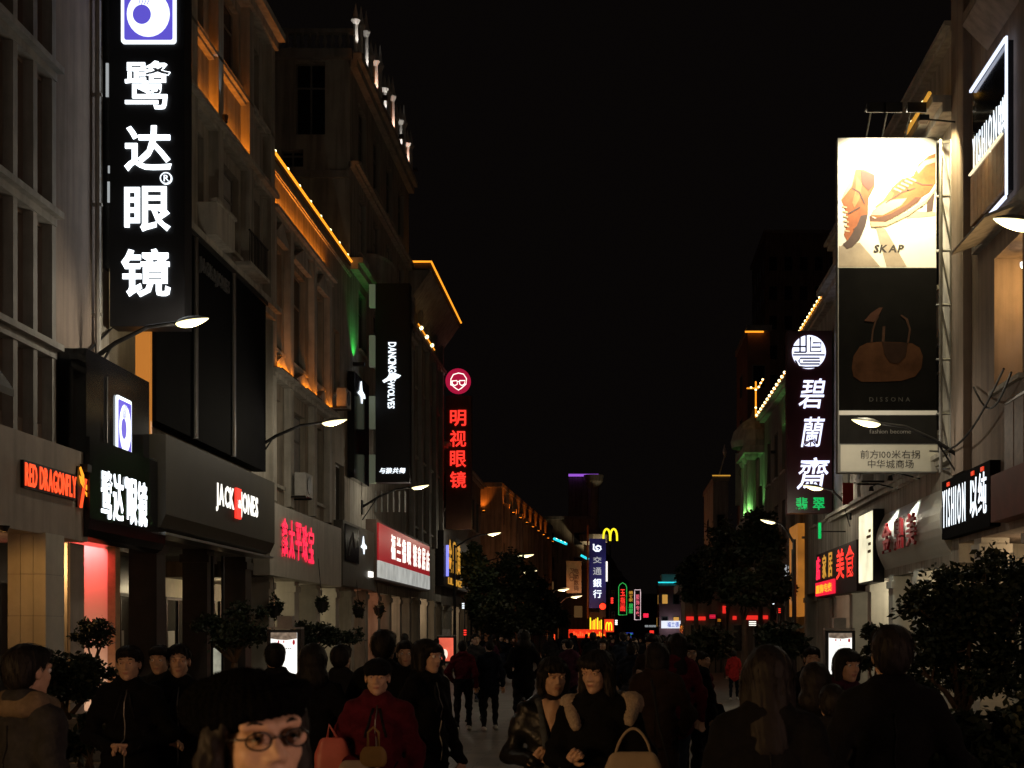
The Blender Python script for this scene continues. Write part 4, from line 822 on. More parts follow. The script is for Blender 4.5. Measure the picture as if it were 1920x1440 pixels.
# ---- string lights and outline tubes ------------------------------------
def string(label, pts, nb, tube=G_AMBER, r=.03, br=.055, name='string_light', grp='outline lights on the roofs'):
    pts = [Vector(p) for p in pts]; t = thing(name, pts[0], label, 'string light', grp)
    q = MB(); q.tube(pts, r, 6); q.build('tube', tube, t)
    for i in range(nb):
        f = (i+.5)/nb if nb > 1 else .5; seg = f*(len(pts)-1); j = min(int(seg), len(pts)-2); p = pts[j].lerp(pts[j+1], seg-j)
        q = MB(); q.ball(p+Vector((0,0,.03)), br, 8); q.build('bulb', G_BULB, t)
    return t
string('amber tube with eight white bulbs along the eave of the sand coloured house', [(C.X(.05),35.95,14.46),(C.X(.05),47.4,14.46)], 8, br=.045, r=.04)
string('amber outline along the projecting eave beyond the wolf sign', [(E.X(-.1),60.7,18.03),(E.X(1.03),60.7,18.03),(E.X(1.03),72.6,18.03)], 0, r=.045)
string('short amber string with white bulbs on lower ledge left of red optician emblem', [(E.X(.34),61.6,15.5),(E.X(.34),67.2,15.5)], 3, r=.03, br=.09)
string('sparkling amber string on the roof edge above the maroon jade sign', [(R3.X(.38),45.5,12.8),(R3.X(.38),51.2,12.8)], 10, r=.03, br=.05)
string('sparkling string on the roof edge left of the maroon jade sign', [(R4.X(.42),51.8,12.05),(R4.X(.42),66.0,12.05)], 16, r=.02, br=.06)
string('amber vertical tube at the far end of the sparkling roof string', [(R4.X(.42),66.0,12.05),(R4.X(.42),66.0,13.75)], 2, r=.035, br=.05)
string('short amber tube with sparkling tail left of the jade sign', [pt(1400,728,66),pt(1422,728,66),pt(1427,718,66),pt(1432,710,66)], 4, r=.035, br=.05)
string('short amber line on top of the dark tower', [pt(1397,622,91.8),pt(1432,622,91.8)], 0, r=.06)
string('gold tube along the eave right of the shoe billboard', [(R2.X(.6),28.95,13.0),(R2.X(.6),31.2,13.0)], 2, G_GOLD, r=.05, br=.04)
string('violet neon line on the roof of the distant corner building', [pt(1066,891,160),pt(1122,891,160)], 0, G_PURP, r=.16)
string('teal neon line on the distant shop left of the blue bank sign', [pt(1039,1010,118),pt(1062,1020,120)], 3, G_TEAL, r=.11, br=.1)
string('short teal neon line touching the blue bank sign', [pt(1089,1041,118),pt(1104,1049,118)], 0, G_TEAL, r=.11)
string('teal neon eave of the pink pavilion', [pt(1234,1092,159.4),pt(1277,1092,159.4)], 0, G_TEAL, r=.08)
# ---- uplight on optician building
t = thing('wall_uplight', (B.X(.3),31.0,13.15), 'narrow white uplight on the pilaster between the amber ledges', 'uplight')
q = MB(); q.lathe((B.X(.34),30.95,13.13),[(.05,0),(.07,.16),(.05,.17)],8); q.build('housing', DARKM, t)
lamp('SPOT','uplight_glow',(B.X(.37),30.95,13.34),(.85,.92,1),20,t,.02,(-.09,0,1),spot=R(28),blend=.8)
# ---- far signs -------------------------------------------------------------
def board(name, label, pa, pb, ya, yb, y, m, th=.3):
    a = pt(pa,yb,y); b = pt(pb,ya,y); t = thing(name, a, label, 'sign'); q = MB(); q.box(a.x,b.x,y,y+th,a.z,b.z); q.build('sign_box', m, t); return t
y = 117.0; k = y/F; t = board('projecting_sign', 'blue vertical bank sign with white swirl logo and white characters', 1105, 1136, 1010, 1140, y, glow('bank_blue',(.02,.022,.16),.32,False,.8,.3))
ribbon(t,'bank_logo',pt(1110,1034,y-.05),EX,EZ,[(i*k,j*k) for i,j in [(3,14),(3,4),(7,1),(13,1),(17,5),(16,9),(11,11),(7,8),(8,5),(12,5)]],3.2*k,.0,G_WHITE2)
for ch, p0, p1, m_ in (('交',1044,1056,G_DIMW),('通',1064,1078,G_DIMW),('銀',1085,1101,G_WHITE2),('行',1106,1121,G_WHITE2)): letters(t, ch, pt(1112,p1,y-.002), EX, EZ, 16*k, (p1-p0)*k, m_, bold=.012, th=.1)
q = MB(); a = pt(1136,1090,y-.3); q.box(a.x,a.x+.14,y-.3,y-.1,a.z,zof(1053,y)); q.build('edge_tube', G_WARMW, t)
q = MB(); a = pt(1102,1160,y); q.tube([a,(a.x,a.y,zof(985,y))],.08,8); q.build('pole', mat('copper_pole',(.4,.18,.05),.5), t)
t = board('projecting_sign', 'beige vertical computer shop sign with brown lettering below the palm fronds', 1062, 1090, 1052, 1112, 112.0, mat('sign_beige',(.45,.33,.20),.7)); k = 112/F
letters(t,'PCD',pt(1068,1066,111.99),(0,0,-1),EX,24*k,8*k,mat('brown_letter',(.12,.05,.03),.6),bold=0.0,th=.05); letters(t,'电脑数码',pt(1076,1108,111.99),EX,EZ,9*k,42*k,mat('brown_letter',(.12,.05,.03),.6),bold=.012,th=.05,vert=True)
lamp('POINT','sign_glow',pt(1076,1080,108),(1,.6,.25),60,t,.1)
def arches(parent, o, k, w, h, m, r):
    for s in (0, 1):
        pts_ = [(w*(.5*s)+w*.5*(.5-.5*math.cos(math.pi*i/14))*.98+.01*w, h*math.sin(math.pi*i/14)**.62) for i in range(15)]
        ribbon(parent,'arch',o,EX,EZ,pts_,r,.0,m)
y = 122.0; k = y/F; t = thing('arch_sign', pt(1131,1015,y), 'yellow neon double arch letter high above the blue bank sign', 'sign'); arches(t, pt(1131,1014,y), k, 26*k, 22*k, G_YEL, 4.2*k)
q = MB(); q.tube([pt(1144,1010,y+.2),pt(1144,1190,y+.2)],.06,6); q.build('mast', DARKM, t)
y = 116.0; k = y/F; t = board('arch_sign', 'red lightbox with yellow double arch letter above the neon fascia', 1133, 1151, 1161, 1185, y, glow('arch_red',(.85,.05,.01),.8,False)); arches(t, pt(1136,1182,y-.05), k, 11*k, 15*k, G_YEL, 2.2*k)
t = board('neon_fascia', 'long red and orange neon restaurant fascia at the street end', 1066, 1136, 1180, 1196, 115.5, glow('fascia_red_dim',(.7,.02,.005),.9,False)); k = 115.5/F
for i in range(16): p = pt(1071+4*i,1194,115.46); q = MB(); q.box(p.x,p.x+2.6*k,115.40,115.46,p.z+.05,p.z+(6+3*((i*5)%3))*k*.8); q.build('neon_bar', G_ORNG if i > 7 else G_REDO, t)
lamp('POINT','neon_spill',pt(1090,1175,108),(1,.22,.04),420,t,.4)
t = board('neon_sign', 'amber neon striped panel below the blue bank sign', 1105, 1131, 1148, 1184, 115.8, mat('panel_brown',(.08,.04,.02),.6)); k = 115.8/F
for i in range(7): p = pt(1107+3.4*i,1183-(i%3),115.78); q = MB(); q.tube([p,(p.x,p.y,zof(1158+2*((i*3)%4),115.8))],.05,6); q.build('neon_tube', G_ORNG if i%2 else G_YEL, t)
p = pt(1130,1137,112); t = thing('traffic_light', (p.x,p.y,0), 'single red signal glowing in front of the bank sign', 'traffic light'); q = MB(); q.tube([(p.x,p.y+.2,0),(p.x,p.y+.2,p.z+.4)],.07,8); q.build('pole', DARKM, t); q = MB(); q.box(p.x-.25,p.x+.25,p.y,p.y+.25,p.z-.9,p.z+.3); q.build('housing', BLACKM, t); q = MB(); q.ball(p, .26, 12, 0, (1,.5,1)); q.build('red_lens', glow('signal_red',(1,.03,.01),2.5,False), t)
def neonframe(label, pa, pb, ya, yb, y, mf, text, mt, arch=False):
    t = board('neon_sign', label, pa+1, pb-1, ya, yb, y, BLACKM, .25); k = y/F; W = (pb-pa)*k; H = (yb-ya)*k; o = pt(pa,yb,y-.05)
    pts_ = [(0,0),(W,0),(W,H*.92)]+([(W*.85,H),(W*.5,H*1.06),(W*.15,H)] if arch else [(W,H),(0,H)])+[(0,H*.92),(0,0)]
    ribbon(t,'neon_outline',o,EX,EZ,pts_,1.3*k,.0,mf)
    letters(t,text,o+Vector((W*.2,-.02,H*.12)),EX,EZ,W*.6,H*.72,mt,bold=.012,th=.05,vert=True,gap=.15); return t
neonframe('green outlined neon sign with red characters, tallest of the three', 1160, 1175, 1096, 1153, 140, glow('neon_green',(.05,.7,.12),.8,False), '玉指画', G_RED, True)
t = board('neon_sign', 'narrow neon sign with gold and green characters in the middle of three', 1178, 1188, 1106, 1152, 142, BLACKM, .2); letters(t,'美食家',pt(1179,1128,141.9),EX,EZ,8*142/F,20*142/F,G_GOLD,bold=.012,th=.05,vert=True); letters(t,'居服',pt(1179,1150,141.9),EX,EZ,8*142/F,18*142/F,glow('neon_green',(.05,.7,.12),.8,False),bold=.012,th=.05,vert=True)
neonframe('white outlined neon sign with pink characters, right of three', 1190, 1201, 1106, 1162, 138, glow('neon_white_pink',(1,.75,.78),.9,False), '服饰专卖', glow('neon_rose',(1,.15,.22),.9,False))
t = board('shop_sign', 'small green and blue lit sign below the three neon signs', 1163, 1187, 1186, 1200, 130, glow('blue_board',(.03,.06,.5),.7,False)); letters(t,'新百货',pt(1165,1193,129.98),EX,EZ,20*130/F,5*130/F,glow('neon_green',(.05,.7,.12),.8,False),bold=.012,th=.05)
t = board('shop_sign', 'white lit sign with blue characters on the pink pavilion', 1240, 1276, 1164, 1178, 159, glow('white_board',(.85,.9,1),1.0,False)); letters(t,'福兰德',pt(1251,1176,158.98),EX,EZ,22*159/F,10*159/F,glow('char_blue',(.05,.12,.7),.5,False),bold=.012,th=.05)
t = board('lit_column_advert', 'yellow lit advertising column at the right street end', 1266, 1279, 1194, 1226, 60, glow('advert_yellow',(1,.55,.12),.75,False,.5,2)); q = MB(); a = pt(1266,1226,60); q.box(a.x+.05,a.x+.25,60.05,60.25,0,a.z); q.build('foot', DARKM, t)
X0 = 61.9
for j,(pa,pb,ya,yb,m_) in enumerate(((1287,1323,1156,1163,0),(1374,1381,1155,1162,0),(1396,1421,1154,1162,0),(1429,1440,1154,1161,0),(1355,1362,1136,1150,0))):
    t = board('neon_strip', ('red neon strip at the left end of the low shop','tiny red neon strip in the middle of the low shop','long red neon strip right of centre on the low shop','short red neon strip at the right end of the low shop','small upright red neon mark above the low shop')[j], pa, pb, ya, yb, X0, glow('strip_red',(1,.03,.02),.8,False), .08)
t = board('shop_sign', 'dim grey framed shop sign low under the right trees', 1292, 1344, 1188, 1202, 61.7, mat('dim_frame',(.35,.34,.3),.6), .1); q = MB(); a = pt(1300,1200,61.68); b = pt(1332,1191,61.68); q.box(a.x,b.x,61.66,61.699,a.z,b.z); q.build('face', BLACKM, t)
y = 77.0; k = y/F; t = board('banner', 'pale vertical cloth banner with faint round seal on the right row', 1379, 1410, 850, 948, y, mat('banner_cloth',(.42,.46,.36),.8), .06)
ribbon(t,'seal',pt(1379,948,y-.01),EX,EZ,[((15.5+9*math.cos(a))*k,(62+9*math.sin(a))*k) for a in [math.pi*i/8 for i in range(17)]],1.5*k,0,mat('banner_print',(.2,.2,.16),.8)); letters(t,'中',pt(1389,928,y-.003),EX,EZ,12*k,14*k,mat('banner_print',(.2,.2,.16),.8),bold=.012,th=.01)
q = MB(); a = pt(1410,855,y+.03); q.tube([pt(1376,852,y+.03),(7.2,y+.03,a.z)],.03,6); q.build('bracket', DARKM, t)

FARS = [(930,938,1148,1172,78,G_BLU2,'blue white vertical tube sign among the left trees'),(941,944,1150,1166,79,G_COOL,'thin cool tube right of the blue tube sign'),(1005,1012,1150,1164,90,G_DIMW,'small white sign under the distant white lamp'),(1037,1041,1189,1200,84,G_REDO,'tiny red sign left of the neon fascia'),(1049,1055,1160,1167,100,G_ORNG,'tiny amber sign under the lamp pair'),(866,871,1130,1142,60,G_WHITE2,'tiny white sign at the end of the gold fascia'),(869,875,1180,1192,56,G_RED,'tiny red sign beyond the red kiosk'),(1206,1216,1150,1158,180,G_PINK,'small pink sign at the street end'),(1209,1230,1172,1176,185,G_DIMW,'faint white strip at the street end'),(1143,1150,1120,1132,125,G_RED,'tiny red sign right of the bank sign'),(1153,1158,1162,1172,128,G_WARMW,'tiny warm sign left of the neon trio'),(1218,1226,1182,1190,150,G_RED,'tiny red sign before the pink pavilion'),(1330,1342,1152,1160,61.8,G_PINK,'pink glowing sign under the trees'),(1345,1352,1160,1166,61.8,G_ORNG,'tiny orange sign under the trees'),(1404,1418,1164,1174,61.8,G_WARMW,'small warm lit sign below the long red strip'),(1448,1454,1120,1134,57,G_WHITE2,'tiny white sign near the amber pier'),(1459,1464,1140,1150,56,G_RED,'tiny red sign near the amber pier')]
for pa,pb,ca,cb,Yq,m_,lb in FARS:
    t = board('small_sign', lb, pa, pb, ca, cb, Yq, BLACKM, .12); a = pt(pa,cb,Yq-.01); b = pt(pb,ca,Yq-.01)
    for i in range(3): q = MB(); h_ = (b.z-a.z)/3; q.box(a.x+.01,b.x-.01,Yq-.03,Yq-.002,a.z+h_*i+.02,a.z+h_*(i+1)-.02); q.build('lit_cell', m_, t)
    q = MB(); q.tube([(b.x,Yq+.06,a.z),(b.x,Yq+.06,0)],.03,6); q.build('post', DARKM, t)

t = thing('window_sign', (7.85,25.2,6.9), 'small white lit letters inside the amber upper window at right', 'sign')
q = MB(); q.box(7.95,8.0,24.45,26.15,6.75,7.75); q.build('backing', mat('amber_board',(.55,.36,.14),.6), t)
letters(t,'YISH',(7.94,26.05,6.95),(0,-1,0),EZ,1.5,.55,G_WHITE2,bold=-.004,th=.01,gap=.4)
# ================================================================= street lamps
def street_lamp(label, px, py, side, zl=7.0, pole=False, power=260, xw=None, L=.56, Y=None, fixed=None):
    """bracket lamp: leaf shaped head with a glowing glass underside"""
    y = (zl-CH)*F/(CY-py) if Y is None else Y; hx = (px-CX)*y/F
    if Y is not None: zl = zof(py, y)
    if fixed: hx, y, zl = fixed
    xw = (XL if side < 0 else XR) if xw is None else xw
    t = thing('street_lamp', (xw, y, 0 if pole else zl-.7), label, 'street lamp', 'street lamps along both sides')
    d = 1 if side < 0 else -1
    q = MB(); n = 12; m_ = 12
    def shell(up, mi):
        prof = []
        for i in range(n+1):
            f = i/n; wd = math.sin(math.pi*f**.8)**.75*.105*L/.56+.012; prof.append((-L/2+L*f, wd))
        k = len(q.v)
        for x, wd in prof:
            for j in range(m_//2+1):
                a = math.pi*j/(m_//2); q.v.append((hx+d*x, y+math.cos(a)*wd*1.25, zl+.10*(x/L)+(math.sin(a)*wd*(.75 if up else -.8))))
        w_ = m_//2+1
        for i in range(n):
            for j in range(w_-1): q.f.append((k+i*w_+j, k+i*w_+j+1, k+(i+1)*w_+j+1, k+(i+1)*w_+j)); q.m.append(mi)
    shell(True, 0); q.build('head', GREYM, t, True)
    q = MB(); shell(False, 0); q.build('lens', G_LAMP, t, True)
    a = Vector((xw, y, zl-.75)); e = Vector((hx-d*L*.5, y, zl-.05))
    q = MB(); q.tube([a, a.lerp(e,.35)+Vector((0,0,.14)), a.lerp(e,.7)+Vector((0,0,.16)), e+Vector((d*.1,0,.03))], .045, 8, 0, .03)
    if pole: q.tube([(xw,y,0),(xw,y,zl-.6)], .09, 10, 0, .06)
    else: q.box(xw-.05,xw+.05,y-.12,y+.12,zl-1.0,zl-.5); q.tube([(xw+d*.03,y,zl-1.2),a.lerp(e,.3)+Vector((0,0,.1))],.02,6)
    q.build('arm', DARKM, t)
    lamp('POINT', 'lamp_glow', (hx, y, zl-.2), (1.0,.88,.68), power*.40, t, .08)
    return t
street_lamp('wall bracket street lamp in front of the giant optician sign', 360, 602, -1, xw=-8.95)
street_lamp('wall bracket street lamp beside the sand coloured house', 627, 790, -1, L=.62)
street_lamp('wall bracket street lamp beneath the black wolf sign', 788, 912, -1, L=.62)
street_lamp('street lamp on pole beyond the red optician sign', 927, 1000, -1, pole=True, xw=-8.3, L=.7)
street_lamp('street lamp partly cut by the right picture edge', 1906, 417, 1, L=.6)
street_lamp('street lamp shining across the lower billboard', 1624, 791, 1, L=.60, Y=28.6, power=150)
street_lamp('street lamp on pole before the right trees', 1440, 977, 1, pole=True, xw=6.0, L=.5, power=50, Y=46.0)
street_lamp('bright lamp overlapping the last character of the maroon sign', 1525, 913, 1, Y=42.0, L=.6, power=120)
street_lamp('distant yellow street lamp left of the teal neon', 985, 1041, -1, pole=True, xw=-9.0, L=1.1, power=120, Y=88)
street_lamp('distant white street lamp among the left trees', 994, 1071, -1, pole=True, xw=-8.2, L=1.0, power=120, Y=98)
street_lamp('distant street lamp below the computer shop sign, left', 1057, 1105, -1, pole=True, xw=-5.2, L=.9, power=100, Y=108)
street_lamp('distant street lamp below the computer shop sign, right', 1081, 1118, -1, pole=True, xw=-4.4, L=.9, power=100, Y=110)
# unseen lamps continuing both rows, added with lit shop fronts to brighten the faces
for i,(x_,y_,sd) in enumerate(((-6.9,11.5,-1),(-6.9,-1.0,-1),(5.2,9.5,1),(5.2,-4.0,1))):
    street_lamp(('unseen street lamp added left of the view to light the people','unseen street lamp added behind the camera on the left to light the people','unseen street lamp added right of the view to light the people','unseen street lamp added behind the camera on the right to light the people')[i], CX+x_*F/1.0 if False else CX+x_*F/max(y_,.01) if y_ > 0 else 0, 0, sd, Y=None, fixed=(x_,y_,7.0), power=85)
# ================================================================= lights under the arcades (ceiling lamps)
def ceiling_lamp(label, x, y, z, col, power, em=None, grp='arcade ceiling lamps'):
    t = thing('ceiling_lamp', (x,y,z), label, 'lamp', grp)
    q = MB(); q.lathe((x,y,z-.10),[(.02,0),(.16,.01),(.18,.05),(.18,.095)],12); q.build('body', em or G_WARMW, t)
    lamp('POINT','lamp_glow',(x,y,z-.22),col,power,t,.08); return t
ceiling_lamp('warm ceiling lamp under the red lettered shop', -9.9, 19.2, 3.28, (1,.50,.16), 130)
ceiling_lamp('warm ceiling lamp beside the dark granite column', -10.4, 22.0, 3.28, (1,.50,.2), 14)
ceiling_lamp('warm ceiling lamp inside the upper show window', -9.5, 25.9, 9.35, (1,.82,.5), 26)
ceiling_lamp('ceiling lamp in the jeweller arcade, near end', -10.4, 37.8, 3.15, (1,.82,.5), 30)
ceiling_lamp('ceiling lamp in the jeweller arcade, far end', -10.4, 42.8, 3.15, (1,.82,.5), 50)
ceiling_lamp('reddish ceiling lamp in the arcade beyond the jeweller', -10.2, 50.5, 3.25, (1,.36,.18), 75)
ceiling_lamp('ceiling lamp in the arcade under the red lit fascia', -10.4, 56.0, 3.25, (1,.66,.4), 75)
ceiling_lamp('ceiling lamp in the arcade beneath the broad eave', -10.4, 65.5, 3.3, (1,.72,.45), 85)
ceiling_lamp('ceiling lamp in the arcade under the gold fascia', -10.4, 79.0, 3.2, (1,.72,.45), 70)
ceiling_lamp('amber ceiling lamp inside the right upper shop window', 7.6, 25.3, 8.5, (1,.58,.2), 60)
ceiling_lamp('ceiling lamp in the right arcade behind the big tree, near', 8.6, 22.5, 3.5, (1,.75,.45), 60)
ceiling_lamp('ceiling lamp in the right arcade behind the big tree, far', 8.6, 26.5, 3.5, (1,.7,.4), 60)
ceiling_lamp('ceiling lamp in the right arcade under the white fascia', 8.4, 32.0, 3.15, (1,.84,.55), 60)
ceiling_lamp('ceiling lamp in the right arcade under the cream lightbox', 8.4, 37.8, 3.15, (1,.88,.62), 90)
ceiling_lamp('ceiling lamp in the right arcade under the red neon shop', 8.4, 43.0, 3.15, (1,.6,.4), 25)
def fill_shop(label, x, out, ya, yb, col, power):  # unseen shop added as a fill light for the people
    t = thing('fill_shop_front', (x,(ya+yb)/2,0), label, 'shop')
    q = MB(); q.box(x-out*.4,x,ya,yb,3.2,5.2); q.build('fascia_panel', STONE_D, t)
    q = MB(); q.box(x-out*3.2,x-out*3.0,ya,yb,0,3.2); q.build('back_wall', WALL_B, t)
    for k in range(4): q = MB(); yy = ya+(yb-ya)*k/3; q.box(x-out*.5,x,yy-.2,yy+.2,.1,3.2); q.build('column', STONE, t)
    q = MB(); q.box(x-out*2.99,x-out*2.95,ya+.3,yb-.3,.6,2.9); q.build('fill_panel', glow('fill_window_'+str(int(power)),col,1.2,False), t)
    q = MB(); q.box(x-out*9,x-out*.01,ya,yb,5.201,15); q.build('wall', WALL_A, t)
    lamp('AREA','fill_light',(x-out*.6,(ya+yb)/2,2.0),col,power,t,aim=(out,0,0),size=(2.2,yb-ya-1))  # broad fill light aimed across the street at the faces
    return t
fill_shop('unseen shop front added left of the camera to light the faces', XL, 1, -7.0, 2.0, (1,.55,.22), 1500)
fill_shop('unseen shop front added right of the camera to light the faces', XR, -1, -6.0, 1.0, (1,.58,.44), 620)
# ---- red glowing shop wall with its tube at the ceiling
y = 24.5; a = pt(118,1262,y); b = pt(206,985,y)
t = thing('display_wall', (a.x,y,0), 'white display wall glowing red from a tube under the black fascia', 'display wall')
q = MB(); q.box(a.x-.4,b.x,y,y+.1,.12,3.55); q.build('panel', mat('white_display',(.66,.62,.56),.7,.03), t)
q = MB(); q.box(b.x+.002,b.x+.14,y-.12,y+.12,.12,3.5); q.build('edge_post', WOODM, t)
q = MB(); q.tube([(a.x-.3,y-.30,3.42),(b.x-.02,y-.30,3.42)],.03,8); q.build('red_tube', glow('tube_red_strong',(1,.06,.06),14.0), t)
lamp('AREA','tube_glow',(b.x-.5,y-.30,3.36),(1,.075,.085),40,t,aim=(0,.45,-1),size=(.9,.06))
lamp('POINT','floor_glow',(b.x-.55,y-.75,.75),(1,.66,.45),20,t,.1)
# lit granite pier below the red lettered fascia
q = MB(); y = 20.6; a = pt(14,1260,y); b = pt(86,990,y); t = thing('shop_pier', (a.x,y,0), 'broad stone clad pier lit orange below the red lettering', 'pier')
for i in range(3):
    for j in range(5):
        w_ = (b.x-a.x)/3; h_ = 3.1/5; q = MB(); q.box(a.x+w_*i+.004,a.x+w_*(i+1)-.004,y,y+.7,.12+h_*j+.004,.12+h_*(j+1)-.004); q.build('stone_slab', STONE, t)
q = MB(); q.box(a.x+.01,b.x-.01,y+.02,y+.69,.12,3.22); q.build('core', TRIM_D, t)
lamp('SPOT','pier_wash',(a.x+.6,y-1.5,3.1),(1,.48,.12),38,t,.05,(-.1,1,-1.0),spot=R(100)); q = MB(); q.lathe((a.x+.6,y-1.5,3.12),[(.05,0),(.09,.08)],10); q.build('downlight', DARKM, t)
q = MB(); y = 22.6; a = pt(92,1260,y); b = pt(134,990,y); t = thing('shop_pier', (a.x,y,0), 'dark granite pier with pale corner edge beside the red glowing wall', 'pier'); q.box(a.x,b.x-.15,y,y+.6,.12,3.2); q.build('shaft', mat('dark_granite',(.06,.055,.05),.35), t); q = MB(); q.box(b.x-.148,b.x-.06,y-.02,y+.6,.12,3.2); q.build('edge', CHROME, t)
q = MB(); q.box(b.x-.058,b.x-.02,y,y+.6,.12,3.2); q.build('side', STONE_D, t)
# ================================================================= lightbox kiosks
def kiosk(label, pa, pb, ya, yb, Y, red=False):
    a = pt(pa,yb,Y); b = pt(pb,ya,Y); t = thing('lightbox_kiosk', ((a.x+b.x)/2,Y,0), label, 'advertising kiosk', 'advertising lightboxes on the pavement'); W = b.x-a.x; zb = max(.45, a.z-.25)
    q = MB(); q.box(a.x-.07,b.x+.07,Y,Y+.28,zb-.08,b.z+.05); q.build('case', DARKM, t)
    q = MB(); q.box(a.x-.07,b.x+.07,Y+.02,Y+.26,b.z+.06,b.z+.1); q.box(a.x+.1,b.x-.1,Y+.04,Y+.24,b.z+.1,b.z+.30); q.build('header', GREYM, t)
    q = MB(); q.box(a.x+.05,a.x+.15,Y+.06,Y+.22,.1,zb-.08); q.box(b.x-.15,b.x-.05,Y+.06,Y+.22,.1,zb-.08); q.build('feet', DARKM, t)
    q = MB(); q.box(a.x,b.x,Y-.012,Y-.001,zb,b.z); q.build('lit_poster', glow('kiosk_red',(1,.16,.09),.75,True,.5,2) if red else glow('kiosk_white',(.98,.97,.92),1.25,True,.06,2), t)
    o = Vector((a.x,Y-.014,zb)); H = b.z-zb; rnd = random.Random(int(pa))
    if not red:
        q = MB(); q.poly(o+Vector((0,0,H*.87)),EX,EZ,[(0,H*.02),(W*.25,.0),(W*.6,-H*.01),(W,H*.02),(W,H*.13),(0,H*.13)],.004); q.build('print_band', glow('print_greybrown',(.30,.22,.16),.55,False,.6,14), t)
        for c_, x_, z_, r_ in ((1,.88,.82,.05),(1,.3,.83,.03),(0,.5,.83,.025)):
            q = MB(); q.poly(o,EX,EZ,[(i*W,j*H) for i,j in disc(x_,z_,r_,10)],.005); q.build('print_spot', glow('print_redspot',(.6,.03,.05),.6,False), t)
        for i in range(5): q = MB(); x_ = W*(.42+.08*i); q.box(o.x+x_,o.x+x_+W*.05,o.y-.004,o.y,o.z+H*.70,o.z+H*.715); q.build('print_mark', mat('print_ink',(.03,.022,.018),.6), t)
    else:
        q = MB(); q.poly(o,EX,EZ,[(i*W,j*H) for i,j in disc(.4,.3,.22,12)],.004); q.build('print_spot', glow('print_white_spot',(1,.85,.7),1.0,False), t)
    return t
kiosk('white lit poster kiosk behind the dark head at left', 508, 557, 1186, 1262, 25.0)
kiosk('white lit poster kiosk at right of the street', 1554, 1597, 1187, 1240, 27.0)
kiosk('small red lit poster kiosk in the left distance', 823, 850, 1196, 1226, 48.0, True)
q = MB(); p = pt(407,1215,30); t = thing('lit_door_panel', (p.x,30,0), 'narrow pale lit glass door strip behind the dark tree at left', 'door'); a = pt(400,1258,30); b = pt(415,1215,30); q.box(a.x,b.x,30,30.06,.4,b.z); q.build('panel', glow('door_pale',(.8,.78,.6),.35,False,.4,5), t); q = MB(); q.box(a.x-.05,a.x-.001,29.98,30.08,.1,3.4); q.box(b.x+.001,b.x+.05,29.98,30.08,.1,3.4); q.build('frame', DARKM, t)
# ================================================================= fittings on the walls
def aircon(label, x, y, z, out, s=.8):
    t = thing('air_conditioner', (x,y,z), label, 'air conditioner', 'air conditioners on the walls'); d = out
    q = MB(); q.box(x,x+d*.3,y-s/2,y+s/2,z,z+s*.7); q.build('case', mat('ac_case',(.40,.39,.36),.6), t)
    q = MB(); q.tube([(x+d*.301,y,z+s*.35),(x+d*.315,y,z+s*.35)],s*.28,16); q.build('fan_grille', DARKM, t)
    q = MB(); q.box(x-d*.3,x+d*.3,y-s*.4,y-s*.35,z-.05,z-.005); q.box(x-d*.3,x+d*.3,y+s*.35,y+s*.4,z-.05,z-.005); q.build('bracket', DARKM, t)
aircon('air conditioner above the jeweller fascia', -8.7, 38.3, 5.5, 1, .9)
aircon('air conditioner above the cream lightbox sign', 6.9, 37.2, 5.8, -1, .9)
aircon('air conditioner on the sand coloured house near the drainpipe', -8.7, 44.0, 8.9, 1, .8)
q = MB(); t = thing('entrance_awning', (-8.9,20.2,4.6), 'slanting dark awning corner at the left picture edge', 'awning'); q.poly((-9,16,5.05),(1,0,0),(0,0,1),[(0,.9),(.55,.1),(.55,0),(0,.75)],-3.55); q.build('cloth', mat('awning_cloth',(.10,.095,.085),.8), t)
for i,(a,b,lb) in enumerate((((7.15,27.5,6.6),(6.6,23.0,6.05),'black cable drooping across the right building'),((6.9,30.2,5.7),(6.9,24.5,6.4),'black cable running up from the billboard foot'),((-8.95,22.8,6.1),(-8.9,29,10.9),'thin cable along the left facades'))):
    a, b = Vector(a), Vector(b); pts_ = [a.lerp(b,j/10)-Vector((0,0,.5*math.sin(math.pi*j/10))) for j in range(11)]; q = MB(); q.tube(pts_,.022,6); tag(q.build('cable', BLACKM), lb, 'cable')
q = MB(); p = pt(1425,905,45.0); t = thing('red_lantern_banner', pt(1592,930,41), 'small dark red banner behind the billboard foot', 'banner'); a = pt(1580,945,41); b = pt(1600,905,41); q.box(a.x,b.x,41,41.05,a.z,b.z); q.build('cloth', REDP, t); q = MB(); q.tube([(b.x,41.02,b.z),(7.2,41.02,b.z)],.02,6); q.build('rod', DARKM, t)
for i,(pa,pb,c_,Yq,m_,lb) in enumerate(((1537,920,1010,43,G_GREEN,'thin green tube below the maroon sign'),(1606,892,945,42,G_WARMW,'thin white tube behind the billboard foot'))):
    p = pt(pa,c_,Yq); t = thing('edge_light_tube', p, lb, 'tube light'); q = MB(); q.tube([p,(p.x,p.y,zof(pb if i else 980,Yq))],.05,8); q.build('tube', m_, t); q = MB(); q.box(p.x,7.2,p.y-.02,p.y+.02,p.z+.2,p.z+.24); q.build('bracket', DARKM, t)
